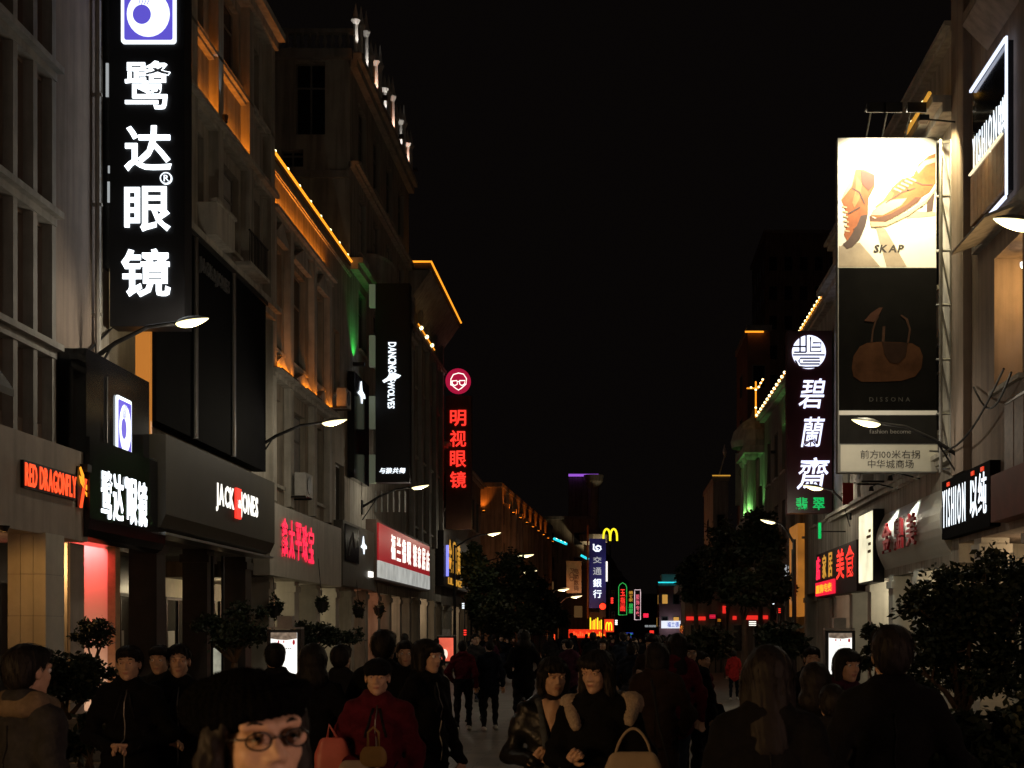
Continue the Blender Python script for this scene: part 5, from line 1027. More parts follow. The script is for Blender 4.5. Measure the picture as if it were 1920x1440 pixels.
# ================================================================= trees, topiary, shrubs
LEAF = mat('leaf_dark', (0.022,0.034,0.014), 0.55, 0.5, 9.0); LEAF2 = mat('leaf_olive', (0.030,0.036,0.015), 0.55, 0.5, 9.0); BARK = mat('bark', (0.11,0.075,0.05), 0.9, 0.3, 8, bump=.5)
def tree(name, label, cat, base, blobs, nleaf, ls, trunk_r=.06, seed=1, stems=1, leafm=None, grp=None, fork=None):
    """trunk with limbs reaching every clump; crown of single leaves spread through the clumps"""
    rnd = random.Random(seed); nr = np.random.default_rng(seed); t = thing(name, base, label, cat, grp); b0 = Vector(base)
    zmin = min(b[2]-b[5] for b in blobs); fz = fork if fork is not None else max(b0.z+.3, zmin*.85)
    cx = sum(b[0] for b in blobs)/len(blobs); cy = sum(b[1] for b in blobs)/len(blobs); q = MB(); fk = Vector((b0.x*.8+cx*.2, b0.y*.8+cy*.2, fz))
    for s in range(stems):
        o = Vector((rnd.uniform(-1,1),rnd.uniform(-1,1),0))*trunk_r*(2.2 if stems > 1 else 0)
        q.tube([b0+o, b0.lerp(fk,.4)+o*1.5+Vector((rnd.uniform(-1,1),rnd.uniform(-1,1),0))*trunk_r*.7, fk+o*2], trunk_r/(stems**.5), 8, 0, trunk_r*.7/(stems**.5))
    for b in blobs:
        c = Vector(b[:3]); m1 = fk.lerp(c,.5)+Vector((rnd.uniform(-1,1),rnd.uniform(-1,1),rnd.uniform(-.3,.6)))*trunk_r*2
        q.tube([fk, m1, c], trunk_r*.5, 6, 0, trunk_r*.15)
        for k in range(3):
            e = c+Vector((rnd.uniform(-1,1)*b[3],rnd.uniform(-1,1)*b[4],rnd.uniform(-.6,1)*b[5]))*.8; q.tube([m1.lerp(c,.6), e], trunk_r*.2, 5, 0, trunk_r*.06)
    q.build('trunk', BARK, t, True)
    vol = np.array([b[3]*b[4]*b[5] for b in blobs]); cnt = (nleaf*vol**.75/np.sum(vol**.75)).astype(int)
    V = []; 
    for b, n in zip(blobs, cnt):
        sub = max(4, n//60); cd = nr.normal(size=(sub,3)); cd /= np.linalg.norm(cd,axis=1)[:,None]; cd *= nr.uniform(.45,1.0,(sub,1))
        idx = nr.integers(0,sub,n); P = cd[idx]+nr.normal(size=(n,3))*.16
        P = P*np.array(b[3:6])+np.array(b[:3])
        D = nr.normal(size=(n,3)); D[:,2] *= .6; D /= np.linalg.norm(D,axis=1)[:,None]
        S = np.cross(D, nr.normal(size=(n,3))); S /= np.linalg.norm(S,axis=1)[:,None]+1e-6
        L_ = ls*nr.uniform(.6,1.3,(n,1)); Nn = np.cross(D,S)
        V.append(np.stack([P, P+D*L_*.5+S*L_*.26, P+D*L_, P+D*L_*.5-S*L_*.26+Nn*L_*.1],1).reshape(-1,3))
    V = np.concatenate(V); nq = len(V)//4; V -= np.array(b0)
    me = bpy.data.meshes.new('crown'); me.vertices.add(len(V)); me.vertices.foreach_set('co', V.ravel()); me.loops.add(nq*4); me.loops.foreach_set('vertex_index', np.arange(nq*4)); me.polygons.add(nq); me.polygons.foreach_set('loop_start', np.arange(nq)*4); me.polygons.foreach_set('loop_total', np.full(nq,4)); me.update(); me.validate()
    me.materials.append(leafm or LEAF); o = bpy.data.objects.new('crown', me); COL.objects.link(o); o.parent = t; o['kind'] = 'stuff'; WORG[o.name] = b0
    return t
def blob(px, py, Y, rx, rz, ry=None): p = pt(px,py,Y); return (p.x, p.y, p.z, rx*Y/F, (ry or rx)*Y/F, rz*Y/F)
def planter(label, p, w_, h_, grp='stone planters along the street'):
    t = thing('planter', (p[0],p[1],0), label, 'planter', grp); q = MB(); x, y = p[0], p[1]
    q.box(x-w_,x+w_,y-w_*.8,y+w_*.8,0,h_); q.build('box', CONC, t); q = MB(); q.box(x-w_-.05,x+w_+.05,y-w_*.8-.05,y+w_*.8+.05,h_+.002,h_+.08); q.build('rim', STONE_D, t)
    q = MB(); q.box(x-w_+.06,x+w_-.06,y-w_*.8+.06,y+w_*.8-.06,h_+.081,h_+.1); q.build('soil', mat('soil',(.05,.035,.025),.95), t)
p = pt(176,1235,19); planter('stone planter of the small topiary before the red glow', (p.x,19), .45, .5); tree('topiary_tree', 'small round topiary silhouetted against the red glowing wall', 'tree', (p.x,19,.5), [blob(160,1188,19,26,22),blob(190,1184,19,27,24),blob(176,1200,19,38,16),blob(175,1175,19,26,15)], 2600, .055, .04, 3)
p = pt(110,1300,12.5); planter('stone planter of the broad clipped shrub at left', (p.x,12.5), .6, .4); tree('clipped_shrub', 'broad dark clipped shrub with bare stems at far left', 'shrub', (p.x+.12,12.5,.4), [blob(60,1255,12.5,40,34),blob(110,1248,12.5,48,34),blob(165,1268,12.5,45,36),blob(40,1275,12.5,25,25),blob(130,1290,12.5,55,22)], 5200, .06, .05, 5, 4)
p = pt(180,1380,11); tree('low_plant', 'low leafy plant beneath the broad clipped shrub', 'plant', (p.x,11,0), [blob(160,1365,11,28,22),blob(185,1385,11,26,22),blob(140,1400,11,30,24)], 900, .09, .02, 6, 4)
p = pt(440,1240,27); planter('stone planter under the dark tree by the menswear shop', (p.x,27), .6, .5); tree('street_tree', 'dark tree mass below the menswear fascia', 'tree', (p.x,27,.5), [blob(440,1195,27,50,28),blob(400,1180,27,35,26),blob(480,1170,27,28,30),blob(450,1150,27,30,24)], 4200, .09, .09, 8)
p = pt(590,1240,30); planter('stone planter of the spreading shrub by the kiosk', (p.x,30), .6, .5); tree('spreading_shrub', 'spreading dark shrub right of the left white kiosk', 'shrub', (p.x,30,.5), [blob(565,1185,30,28,20),blob(600,1182,30,32,18),blob(625,1200,30,26,18),blob(580,1205,30,45,15)], 3800, .08, .06, 9)
p = pt(655,1235,32); planter('stone planter of the small topiary by the spreading shrub', (p.x,32), .4, .5); tree('topiary_tree', 'small topiary with thin stem right of the spreading shrub', 'tree', (p.x,32,.5), [blob(645,1195,32,20,12),blob(662,1190,32,20,12),blob(655,1202,32,26,8)], 1500, .07, .04, 10)
for i,(px_,py_,Y_,rx,rz,lb) in enumerate(((515,1135,36,16,26,'hanging basket plant at the jeweller, near'),(603,1130,40,10,20,'hanging basket plant at the jeweller, far'),(672,1140,47,9,20,'dark hanging plant on the reddish column'),(710,1140,52,8,16,'dark hanging plant on the arcade column beyond'))):
    p = pt(px_,py_,Y_); t = tree('hanging_plant', lb, 'plant', (p.x,p.y,p.z-rz*Y_/F*.8), [blob(px_,py_,Y_,rx,rz*.8),blob(px_+3,py_+10,Y_,rx*.7,rz*.5)], 700, .09, .02, 20+i, 2, fork=p.z-.2)
    q = MB(); q.tube([p+Vector((0,0,rz*Y_/F*.6)),(p.x-.1,p.y,3.9)],.012,5); q.lathe((p.x,p.y,p.z-rz*Y_/F*.9),[(.1,0),(.2,.25),(.22,.3)],10); q.build('basket', DARKM, t)
tl = [(905,1120,76,36,60),(960,1085,80,46,55),(1000,1120,84,44,50),(930,1165,74,40,35),(1035,1150,96,32,32),(985,1165,78,50,28),(890,1060,78,30,45)]
for i,(px_,py_,Y_,rx,rz) in enumerate(tl):
    p = pt(px_,py_,Y_); tree('street_tree', ('leafy tree below the street lamp pole beyond the red sign','tall leafy tree under the amber building','leafy tree left of the computer shop sign','low tree beside the blue lit shops','small far tree in front of the computer shop sign','low wide tree under the distant white lamp','tree crown close behind the gold fascia')[i], 'tree', (p.x,Y_,0), [blob(px_-rx*.4,py_,Y_,rx*.6,rz*.7),blob(px_+rx*.4,py_+rz*.2,Y_,rx*.6,rz*.7),blob(px_,py_-rz*.4,Y_,rx*.6,rz*.6),blob(px_,py_+rz*.5,Y_,rx*.8,rz*.5)], 3800, .26, .14, 30+i, leafm=LEAF2 if i%2 else LEAF, grp='street trees in the distance')
tr = [(1305,1085,57,36,48),(1365,1045,54,52,70),(1425,1010,52,46,50),(1452,1085,50,36,44),(1395,1105,49,52,36),(1330,1205,46,48,26),(1462,1200,42,50,34)]
for i,(px_,py_,Y_,rx,rz) in enumerate(tr):
    p = pt(px_,py_,Y_); tree('street_tree', ('dark tree in front of the pink pavilion','tall dark tree left of the right lamp pole','dark tree crown behind the right street lamp','dark tree beside the amber glowing pier','wide dark tree over the red neon strips','low dark tree above the maroon coated walker','low dark tree left of the right white kiosk')[i], 'tree', (p.x,Y_,0), [blob(px_-rx*.4,py_,Y_,rx*.6,rz*.7),blob(px_+rx*.4,py_+rz*.2,Y_,rx*.6,rz*.7),blob(px_,py_-rz*.4,Y_,rx*.65,rz*.6),blob(px_,py_+rz*.5,Y_,rx*.8,rz*.5)], 4600, .20, .14, 50+i, leafm=LEAF2 if i%2 else LEAF, grp='dark street trees on the right')
p = pt(1800,1330,14.5); tree('street_tree', 'big dark leafy tree filling the right side before the shops', 'tree', (p.x,14.5,0), [blob(1745,1130,14.5,62,60),blob(1810,1105,14.5,70,62),blob(1870,1080,14.5,70,58),blob(1910,1150,14.5,70,80),blob(1760,1205,14.5,66,60),blob(1840,1190,14.5,80,70),blob(1730,1260,14.5,45,40),blob(1830,1270,14.5,70,45),blob(1915,1250,14.5,50,60)], 11500, .085, .09, 71)
p = pt(1640,1290,15); planter('stone planter below the clipped shrub on the right', (p.x,15), .45, .5); tree('clipped_shrub', 'small dark shrub beside the lit right column', 'shrub', (p.x,15,.5), [blob(1640,1185,15,26,16),blob(1665,1195,15,30,18),blob(1630,1235,15,24,18)], 1600, .07, .04, 72)
p = pt(1800,1420,9.5); tree('low_shrub', 'low dark shrub in the bottom right corner', 'shrub', (p.x,9.5,0), [blob(1720,1410,9.5,50,40),blob(1790,1395,9.5,60,50),blob(1870,1390,9.5,70,60),blob(1920,1360,9.5,50,50),blob(1830,1440,9.5,90,50)], 4200, .09, .04, 73, 5)
# ================================================================= people
def smin(a, b, k):
    h = np.clip(.5+.5*(b-a)/k, 0, 1); return b*(1-h)+a*h-k*h*(1-h)
def prim_dist(p, P):
    kind = p[0]
    if kind == 'rc':                                # limb: two joints, two radii, flattened front to back by sq
        _, a, b, ra, rb, _, sq = p; a = np.array(a, float); b = np.array(b, float); s = np.array([1,1/sq,1])
        c = (a+b)/2; Q = (P-c)*s+c; a = (a-c)*s+c; b = (b-c)*s+c
        ab = b-a; t = np.clip(((Q-a)@ab)/max(1e-9, ab@ab), 0, 1)
        return (np.linalg.norm(Q-a-t[...,None]*ab, axis=-1)-(ra+(rb-ra)*t))*min(1, sq)
    _, c, r, _, sq = p; r = np.array(r, float); Q = (P-np.array(c))/r
    n = np.linalg.norm(Q, axis=-1); return (n-1)*r.min()*.75+(n-1)*r.mean()*.25
def sdf_mesh(prims, res, k=.03, neg=(), disp=None):
    lo = []; hi = []
    for p in prims:
        if p[0] == 'rc': r = max(p[3],p[4]); lo += [np.minimum(p[1],p[2])-r]; hi += [np.maximum(p[1],p[2])+r]
        else: lo += [np.array(p[1])-np.array(p[2])]; hi += [np.array(p[1])+np.array(p[2])]
    lo = np.min(lo,0)-3*res-.01; hi = np.max(hi,0)+3*res+.01
    n = np.ceil((hi-lo)/res).astype(int)+1
    ax = [lo[i]+res*np.arange(n[i]) for i in range(3)]
    P = np.stack(np.meshgrid(*ax, indexing='ij'), -1)
    d = None
    for p in prims: e = prim_dist(p, P); d = e if d is None else smin(d, e, k)
    for p, kn in neg: d = -smin(-d, prim_dist(p, P), kn)
    if disp is not None: d = d+disp(P)
    s = d < 0
    cells = [d[i:n[0]-1+i, j:n[1]-1+j, l:n[2]-1+l] for i in (0,1) for j in (0,1) for l in (0,1)]
    off = np.array([(i,j,l) for i in (0,1) for j in (0,1) for l in (0,1)], float)
    sg = [c < 0 for c in cells]; cnt = sum(x.astype(int) for x in sg); act = (cnt > 0) & (cnt < 8)
    idx = np.full(act.shape, -1); A_ = np.argwhere(act); idx[act] = np.arange(len(A_))
    vals = np.stack([c[act] for c in cells], 1); acc = np.zeros((len(A_),3)); num = np.zeros(len(A_))
    for a in range(8):
        for b in range(a+1, 8):
            if np.abs(off[a]-off[b]).sum() != 1: continue
            m = (vals[:,a] < 0) != (vals[:,b] < 0); t = np.where(m, vals[:,a]/(vals[:,a]-vals[:,b]+1e-12), 0)
            acc += np.where(m[:,None], off[a]+t[:,None]*(off[b]-off[a]), 0); num += m
    V = lo+(A_+acc/num[:,None])*res
    Fs = []
    for axis in range(3):
        o = [i for i in range(3) if i != axis]
        sl = [slice(None)]*3; s0 = list(sl); s1 = list(sl); s0[axis] = slice(0,-1); s1[axis] = slice(1,None)
        a = s[tuple(s0)]; b = s[tuple(s1)]; E_ = np.argwhere(a != b)
        E_ = E_[(E_[:,o[0]] > 0) & (E_[:,o[1]] > 0) & (E_[:,o[0]] < n[o[0]]-1) & (E_[:,o[1]] < n[o[1]]-1)]
        q = []
        for da, db in ((-1,-1),(0,-1),(0,0),(-1,0)):
            c = E_.copy(); c[:,o[0]] += da; c[:,o[1]] += db; q.append(idx[c[:,0],c[:,1],c[:,2]])
        q = np.stack(q,1); ins = a[E_[:,0],E_[:,1],E_[:,2]]
        flip = ins if axis != 1 else ~ins
        q[~flip] = q[~flip][:,::-1]; Fs.append(q[(q >= 0).all(1)])
    Fc = np.concatenate(Fs)
    C_ = V[Fc].mean(1); best = np.full(len(C_), 9.); mi = np.zeros(len(C_), int)
    for p in prims: e = prim_dist(p, C_); m = e < best; best[m] = e[m]; mi[m] = p[5] if p[0] == 'rc' else p[3]
    return V, Fc, mi
TOP, PANT, SKIN, SHOE, LIP, EYE, IRIS, BROW = range(8)
def rc(a, b, ra, rb, m, sq=1.0): return ('rc', a, b, ra, rb, m, sq)
def el(c, r, m): return ('el', c, r, m, 1)
def hand_prims(w, side, d, curl=.5, roll=0):
    """palm, four bent fingers of unequal length, thumb from the side of the palm; d = direction from the wrist"""
    w = Vector(w); d = Vector(d).normalized(); sd = Vector((side,0,0))-d*d.x*side
    if sd.length < .2: sd = Vector((0,-1,0))-d*(-d.y)
    sd.normalize(); up = d.cross(sd).normalized()*(-side)                     # curl direction (towards the palm)
    if roll: sd, up = sd*math.cos(roll)+up*math.sin(roll), up*math.cos(roll)-sd*math.sin(roll)
    P = [rc(w-d*.02, w+d*.03, .024,.026, SKIN, 1), rc(w+d*.035+sd*.018, w+d*.085+sd*.024, .016,.012, SKIN), rc(w+d*.035-sd*.018, w+d*.08-sd*.026, .016,.012, SKIN), rc(w+d*.035, w+d*.088, .017,.013, SKIN)]
    for i, ln in enumerate((.066,.078,.072,.056)):
        k = (i-1.5)*.019; b = w+d*(.085-abs(i-1.2)*.004)+sd*(-k)
        c1 = curl; d1 = d*math.cos(c1)+up*math.sin(c1); d2 = d*math.cos(c1*2.1)+up*math.sin(c1*2.1); d3 = d*math.cos(c1*2.9)+up*math.sin(c1*2.9)
        m = b+d1*ln*.45; e = m+d2*ln*.32; f = e+d3*ln*.25; P += [rc(b,m,.0095,.0088,SKIN), rc(m,e,.0088,.0082,SKIN), rc(e,f,.0082,.0065,SKIN)]
    t0 = w+d*.02-sd*(-.026)*1.0 if False else w+d*.025+sd*.026; t1 = t0+(d*.6+sd*.75+up*.25).normalized()*.038; t2 = t1+(d*.9+sd*.25+up*.45).normalized()*.028
    P += [rc(t0,t1,.0125,.0105,SKIN), rc(t1,t2,.0105,.008,SKIN)]
    return P
def head_parts(res, female=False, eyes=True):
    j = .94 if female else 1.0
    P = [el((0,.014,.036),(.073,.091,.083),SKIN), el((0,-.020,-.022),(.061*j,.070,.088),SKIN), rc((-.040*j,.0,-.052),(-.012,-.052,-.088),.026,.018,SKIN), rc((.040*j,.0,-.052),(.012,-.052,-.088),.026,.018,SKIN),
         el((0,-.060,-.090),(.020,.020,.019),SKIN), rc((0,-.080,.018),(0,-.098,-.024),.0075,.0095,SKIN), el((-.0125,-.086,-.029),(.0075,.0095,.0070),SKIN), el((.0125,-.086,-.029),(.0075,.0095,.0070),SKIN),
         rc((-.044,-.068,.030),(-.012,-.082,.028),.012,.012,SKIN), rc((.044,-.068,.030),(.012,-.082,.028),.012,.012,SKIN), el((-.037,-.053,-.020),(.020,.022,.022),SKIN), el((.037,-.053,-.020),(.020,.022,.022),SKIN),
         el((0,-.0785,-.053),(.0165,.0075,.0042),LIP), el((0,-.0775,-.0612),(.0135,.0075,.0050),LIP),
         el((-.073,.012,-.004),(.010,.020,.031),SKIN), el((.073,.012,-.004),(.010,.020,.031),SKIN), rc((0,.018,-.05),(0,.028,-.16),.050,.054,SKIN)]
    neg = [(el((-.032,-.089,.009),(.019,.014,.010),SKIN),.012), (el((.032,-.089,.009),(.019,.014,.010),SKIN),.012)]
    return P, neg
def ball_geo(c, r, n=10, m=8):
    V = []; Fq = []
    for i in range(m+1):
        for q in range(n): a = math.pi*i/m; b = 2*math.pi*q/n; V.append((c[0]+r*math.sin(a)*math.cos(b), c[1]+r*math.cos(a)*-1, c[2]+r*math.sin(a)*math.sin(b)))
    for i in range(m):
        for q in range(n): Fq.append((i*n+q, i*n+(q+1)%n, (i+1)*n+(q+1)%n, (i+1)*n+q))
    return np.array(V), np.array(Fq)
def body_prims(arms, stride, coat, bulk, female, hunch=0.0):
    """standing figure 1.70 m tall facing -y; returns coarse prims and hand prims"""
    B_ = []; Hn = []; b = bulk
    for s in (-1, 1):
        an = (.095*s, s*stride, .085); kn = (.10*s, s*stride*.45-.03-.02*abs(stride), .475); hp = (.088*s, .0, .88)
        B_ += [rc(hp,kn,.088,.062,PANT,1), rc(kn,an,.060,.046,PANT,1), rc((an[0],an[1]+.05,.055),(an[0]+.012*s,an[1]-.13,.042),.046,.038,SHOE,1)]
    B_ += [el((0,0,.95),(.165*b,.118*b,.13),TOP if coat < .93 else PANT), rc((0,.005,1.0),(0,-.005-hunch*.4,1.24),.150*b,.172*b,TOP,.70), rc((-.115*b,.0-hunch*.5,1.36),(.115*b,-hunch*.5,1.36),.076,.076,TOP,.95), rc((0,.01-hunch*.5,1.36),(0,-.005-hunch*.6,1.45),.085,.062,TOP,1), rc((-.03,.02,1.455),(-.15*b,.0,1.40),.052,.050,TOP,1), rc((.03,.02,1.455),(.15*b,.0,1.40),.052,.050,TOP,1), rc((-.05,.05,1.475),(.05,.05,1.475),.034,.034,TOP,1), rc((-.05,.05,1.475),(-.055,-.05,1.445),.03,.028,TOP,1), rc((.05,.05,1.475),(.055,-.05,1.445),.03,.028,TOP,1)]
    if coat < .93: B_ += [rc((0,0,1.0),(0,.0,coat+.05),.155*b,.185*b,TOP,.74)]
    if female: B_ += [el((-.068,-.085*b,1.235),(.062,.05,.062),TOP), el((.068,-.085*b,1.235),(.062,.05,.062),TOP)]
    pose = {'hang':((.245,.03,1.11),(.255,-.05,.86),(0.05,-.15,-1)), 'fold':((.27,.02,1.11),(.075,-.215,1.04),(-.9,-.25,.1)), 'pocket':((.285,.08,1.12),(.205,-.10,.955),(-.2,-.3,-1)),
            'phone':((.245,-.04,1.11),(.10,-.27,1.20),(-.5,-.5,.6)), 'carry':((.25,.02,1.10),(.22,-.20,.98),(-.1,-1,-.2)), 'strap':((.26,.03,1.12),(.13,-.20,1.10),(-.6,-.2,.55))}
    for s, ar in ((-1, arms[0]), (1, arms[1])):
        e, w_, d = pose[ar]; sh = (.168*b*s,-hunch*.5,1.365); e = (e[0]*s*(.5+.5*b),e[1]-hunch*.4,e[2]); w_ = (w_[0]*s,w_[1]-hunch*.4,w_[2])
        sw = stride*(-s)*.5 if ar == 'hang' else 0; e = (e[0],e[1]+sw*.4,e[2]); w_ = (w_[0],w_[1]+sw,w_[2])
        B_ += [rc(sh,e,.064*b,.054*b,TOP,1), rc(e,w_,.054*b,.042,TOP,1)]
        if ar != 'pocket': Hn += [hand_prims(w_, -s, (d[0]*s,d[1],d[2]), .55 if ar == 'hang' else .62)]
    return B_, Hn
MESHC = {}
def folds(ph):
    def f(P):
        x, y, z = P[...,0], P[...,1], P[...,2]
        return .0055*np.sin(15*x+36*z+2.5*np.sin(9*z+8*x+ph)+ph)+.0045*np.sin(34*z-21*y+2*np.sin(12*x+ph))+.0025*np.sin(70*z+32*x+2*np.sin(20*y))
    return f
def xform(V, yaw, pitch, roll, piv):
    M = (Matrix.Rotation(yaw,3,'Z') @ Matrix.Rotation(pitch,3,'X') @ Matrix.Rotation(roll,3,'Y')); return (np.array(V)-piv) @ np.array(M).T+piv
HAIRS = {
 'short': ([el((0,.024,.050),(.083,.098,.082),0), el((0,.055,.0),(.080,.065,.085),0), el((0,-.045,.085),(.062,.052,.030),0)], [(el((0,-.155,-.01),(.09,.10,.085),0),.012)]),
 'crop': ([el((0,.022,.048),(.080,.097,.079),0), el((0,.055,.005),(.076,.060,.075),0)], [(el((0,-.15,.0),(.10,.10,.085),0),.01)]),
 'bob': ([el((0,.022,.046),(.090,.104,.088),0), rc((-.072,.0,.02),(-.070,.005,-.085),.032,.030,0), rc((.072,.0,.02),(.070,.005,-.085),.032,.030,0), el((0,.065,-.04),(.088,.050,.10),0), el((0,-.062,.062),(.066,.034,.034),0)], [(el((0,-.135,-.035),(.056,.085,.066),0),.015)]),
 'long': ([el((0,.022,.046),(.088,.104,.088),0), rc((-.074,.0,.02),(-.085,-.02,-.24),.032,.030,0,.9), rc((.074,.0,.02),(.085,-.02,-.24),.032,.030,0,.9), rc((0,.065,.0),(0,.075,-.26),.085,.078,0,.6), rc((-.055,-.062,.072),(.03,-.075,.055),.026,.026,0)], [(el((0,-.138,-.04),(.056,.085,.070),0),.015)]),
 'bun': ([el((0,.022,.048),(.080,.098,.080),0), el((0,.055,.005),(.076,.060,.08),0), el((0,.085,.09),(.045,.042,.04),0)], [(el((0,-.15,.0),(.10,.10,.085),0),.01)]),
 'cap': ([el((0,.015,.060),(.090,.106,.072),0), rc((0,-.07,.045),(0,-.135,.030),.05,.035,0,1), el((0,.05,.0),(.078,.062,.07),0)], [(el((0,-.15,-.03),(.10,.10,.07),0),.008)]),
 'hood': ([el((0,.03,.03),(.105,.120,.125),0), el((0,.06,-.10),(.12,.09,.10),0)], [(el((0,-.15,-.02),(.072,.12,.09),0),.02)]),
}
def hair_disp(seed, amp):
    r = np.random.default_rng(seed); ph = r.uniform(0,6,6)
    def f(P):
        a = np.arctan2(P[...,0], -P[...,1]+.02); z = P[...,2]
        return amp*(np.sin(a*23+z*40+ph[0])*.5+np.sin(a*41-z*55+ph[1]+np.sin(z*30+ph[2])*1.5)*.35+np.sin(a*9+z*90+ph[3])*.3)
    return f
def strands(prims, neg, V, n, seed):
    """loose locks that follow the hair surface downwards"""
    r = np.random.default_rng(seed+9); P = V[r.integers(0,len(V),n)].copy(); P = P[P[:,2] > -.02]
    def D(Q):
        d = None
        for p in prims: e = prim_dist(p, Q); d = e if d is None else smin(d, e, .03)
        for p, kn in neg: d = -smin(-d, prim_dist(p, Q), kn)
        return d
    side = r.normal(size=P.shape)*.5; ch = [P]
    for k in range(7):
        g = np.stack([D(P+np.eye(3)[a]*.003)-D(P-np.eye(3)[a]*.003) for a in range(3)],1); g /= np.linalg.norm(g,axis=1)[:,None]+1e-9
        t = np.array([0,0,-1.])+side*.35; t = t-g*(t*g).sum(1)[:,None]; t /= np.linalg.norm(t,axis=1)[:,None]+1e-9
        P = P+t*.011; P = P-g*(D(P)-.0025-.0012*k*r.uniform(0,1,len(P)))[:,None]; ch.append(P)
    C_ = np.stack(ch,1); m, L_ = C_.shape[:2]; w_ = np.linspace(.0022,.0005,L_)[None,:,None]; sd = side/np.linalg.norm(side,axis=1)[:,None]
    A_ = C_+sd[:,None]*w_; B_ = C_-sd[:,None]*w_; Vv = np.stack([A_,B_],2).reshape(-1,3); Fq = []
    base = (np.arange(m)*L_*2)[:,None]+(np.arange(L_-1)*2)[None]; base = base.ravel()
    return Vv, np.stack([base,base+1,base+3,base+2],1)
def mesh_from(V, Fq, mi, mats, name):
    me = bpy.data.meshes.new(name); me.from_pydata(V.tolist(), [], Fq.tolist()); 
    for m in mats: me.materials.append(m)
    if mi is not None: me.polygons.foreach_set('material_index', mi.astype(np.int32))
    me.polygons.foreach_set('use_smooth', [True]*len(me.polygons)); me.update(); return me
SKINM = mat('skin', (.56,.36,.25), .5, .10, 45, bump=.03, bscale=300); LIPM = mat('lip', (.42,.19,.145), .4, .1, 30); EYEM = mat('eye_white', (.75,.72,.68), .15, .02); IRISM = mat('iris_dark', (.015,.010,.008), .08, .1)
HAIRM = mat('black_hair', (.009,.007,.006), .62, .4, 60, spec=.25); SHOEM = mat('dark_shoe', (.03,.028,.026), .5); SHOEW = mat('pale_shoe', (.42,.40,.37), .6)
def cloth(name, c, r=.95): return mat('cloth_'+name, c, r, .35, 14, bump=.45, bscale=35, spec=.12)
CL = {'black': cloth('black',(.006,.006,.0065)), 'char': cloth('charcoal',(.014,.014,.015)), 'navy': cloth('navy',(.009,.012,.022)), 'maroon': cloth('maroon',(.085,.009,.017)), 'red': cloth('red',(.45,.03,.03)), 'brown': cloth('brown',(.028,.018,.013)),
      'grey': cloth('grey',(.032,.032,.034)), 'olive': cloth('olive',(.045,.045,.028)), 'denim': cloth('denim',(.035,.045,.075)), 'tan': cloth('tan',(.16,.12,.08)), 'leather': mat('black_leather',(.012,.012,.013),.38,.3,10,bump=.5,bscale=18), 'plum': cloth('plum',(.05,.014,.03))}
def figure(key, arms=('hang','hang'), stride=0.0, coat=.80, bulk=1.0, female=False, hair='short', yaw=0, pitch=0, roll=0, res=.015, hres=.0065, hunch=0, fine=False):
    """body mesh (one continuous surface set: trunk and limbs, head, hands) and hair mesh, cached by key"""
    if key in MESHC: return MESHC[key]
    Bp, Hn = body_prims(arms, stride, coat, bulk, female, hunch)
    parts = [sdf_mesh(Bp, res, .045, (), folds(len(key)*1.7))]
    hc = np.array((0,-.012-hunch*.75,1.592)); P, neg = head_parts(hres, female)
    V, Fq, mi = sdf_mesh(P, hres, .011, neg)
    hv = [(V, Fq, mi)]
    for s in (-1, 1):
        for r_, off, mm in ((.0122,(0,.001,0),EYE), (.0064,(0,-.0064,0),IRIS)):
            v, f = ball_geo((.0315*s+off[0],-.0752+off[1],.0085+off[2]), r_); hv.append((v, f, np.full(len(f),mm)))
        v, f, m2 = sdf_mesh([rc((.016*s,-.089,.030),(.034*s,-.087,.036),.0026,.0030,BROW), rc((.034*s,-.087,.036),(.050*s,-.075,.031),.003,.0018,BROW)], .0028, .004); hv.append((v,f,m2))
        if fine:
            v, f, m2 = sdf_mesh([rc((.015*s,-.0790,.0080),(.026*s,-.0855,.0148),.0038,.0052,SKIN), rc((.026*s,-.0855,.0148),(.038*s,-.0830,.0143),.0052,.0052,SKIN), rc((.038*s,-.0830,.0143),(.048*s,-.0735,.0080),.0052,.0036,SKIN), rc((.016*s,-.0785,.0065),(.031*s,-.0825,.0012),.0034,.0040,SKIN), rc((.031*s,-.0825,.0012),(.047*s,-.0730,.0065),.0040,.0032,SKIN)], .0018, .004); hv.append((v,f,m2))
            v, f, m2 = sdf_mesh([rc((.016*s,-.0820,.0078),(.030*s,-.0893,.0108),.0009,.0013,BROW), rc((.030*s,-.0893,.0108),(.049*s,-.0755,.0075),.0013,.0011,BROW)], .0011, .001); hv.append((v,f,m2))
    piv = np.array((0,.02,-.10))
    hv = [(xform(v,yaw,pitch,roll,piv)+hc, f, m2) for v, f, m2 in hv]
    parts += hv
    for h in Hn: parts.append(sdf_mesh(h, .007 if not fine else .0038, .010 if not fine else .004))
    Vs = []; Fs = []; Ms = []; n = 0
    for v, f, m2 in parts: Vs.append(v); Fs.append(f+n); Ms.append(m2); n += len(v)
    hp, hn = HAIRS[hair]; hv, hf, hm = sdf_mesh(hp, .009 if not fine else .005, .03, hn, hair_disp(len(key)+3, .0035))
    if hair not in ('cap','hood'):
        sv, sf = strands(hp, hn, hv, 420 if fine else 170, len(key)); sf = sf+len(hv); hv = np.concatenate([hv, sv]); hf = np.concatenate([hf, sf])
    hv = xform(hv,yaw,pitch,roll,piv)+hc
    MESHC[key] = (np.concatenate(Vs), np.concatenate(Fs), np.concatenate(Ms), hv, hf, hc, piv)
    return MESHC[key]
NP = 0; SHARE = {}
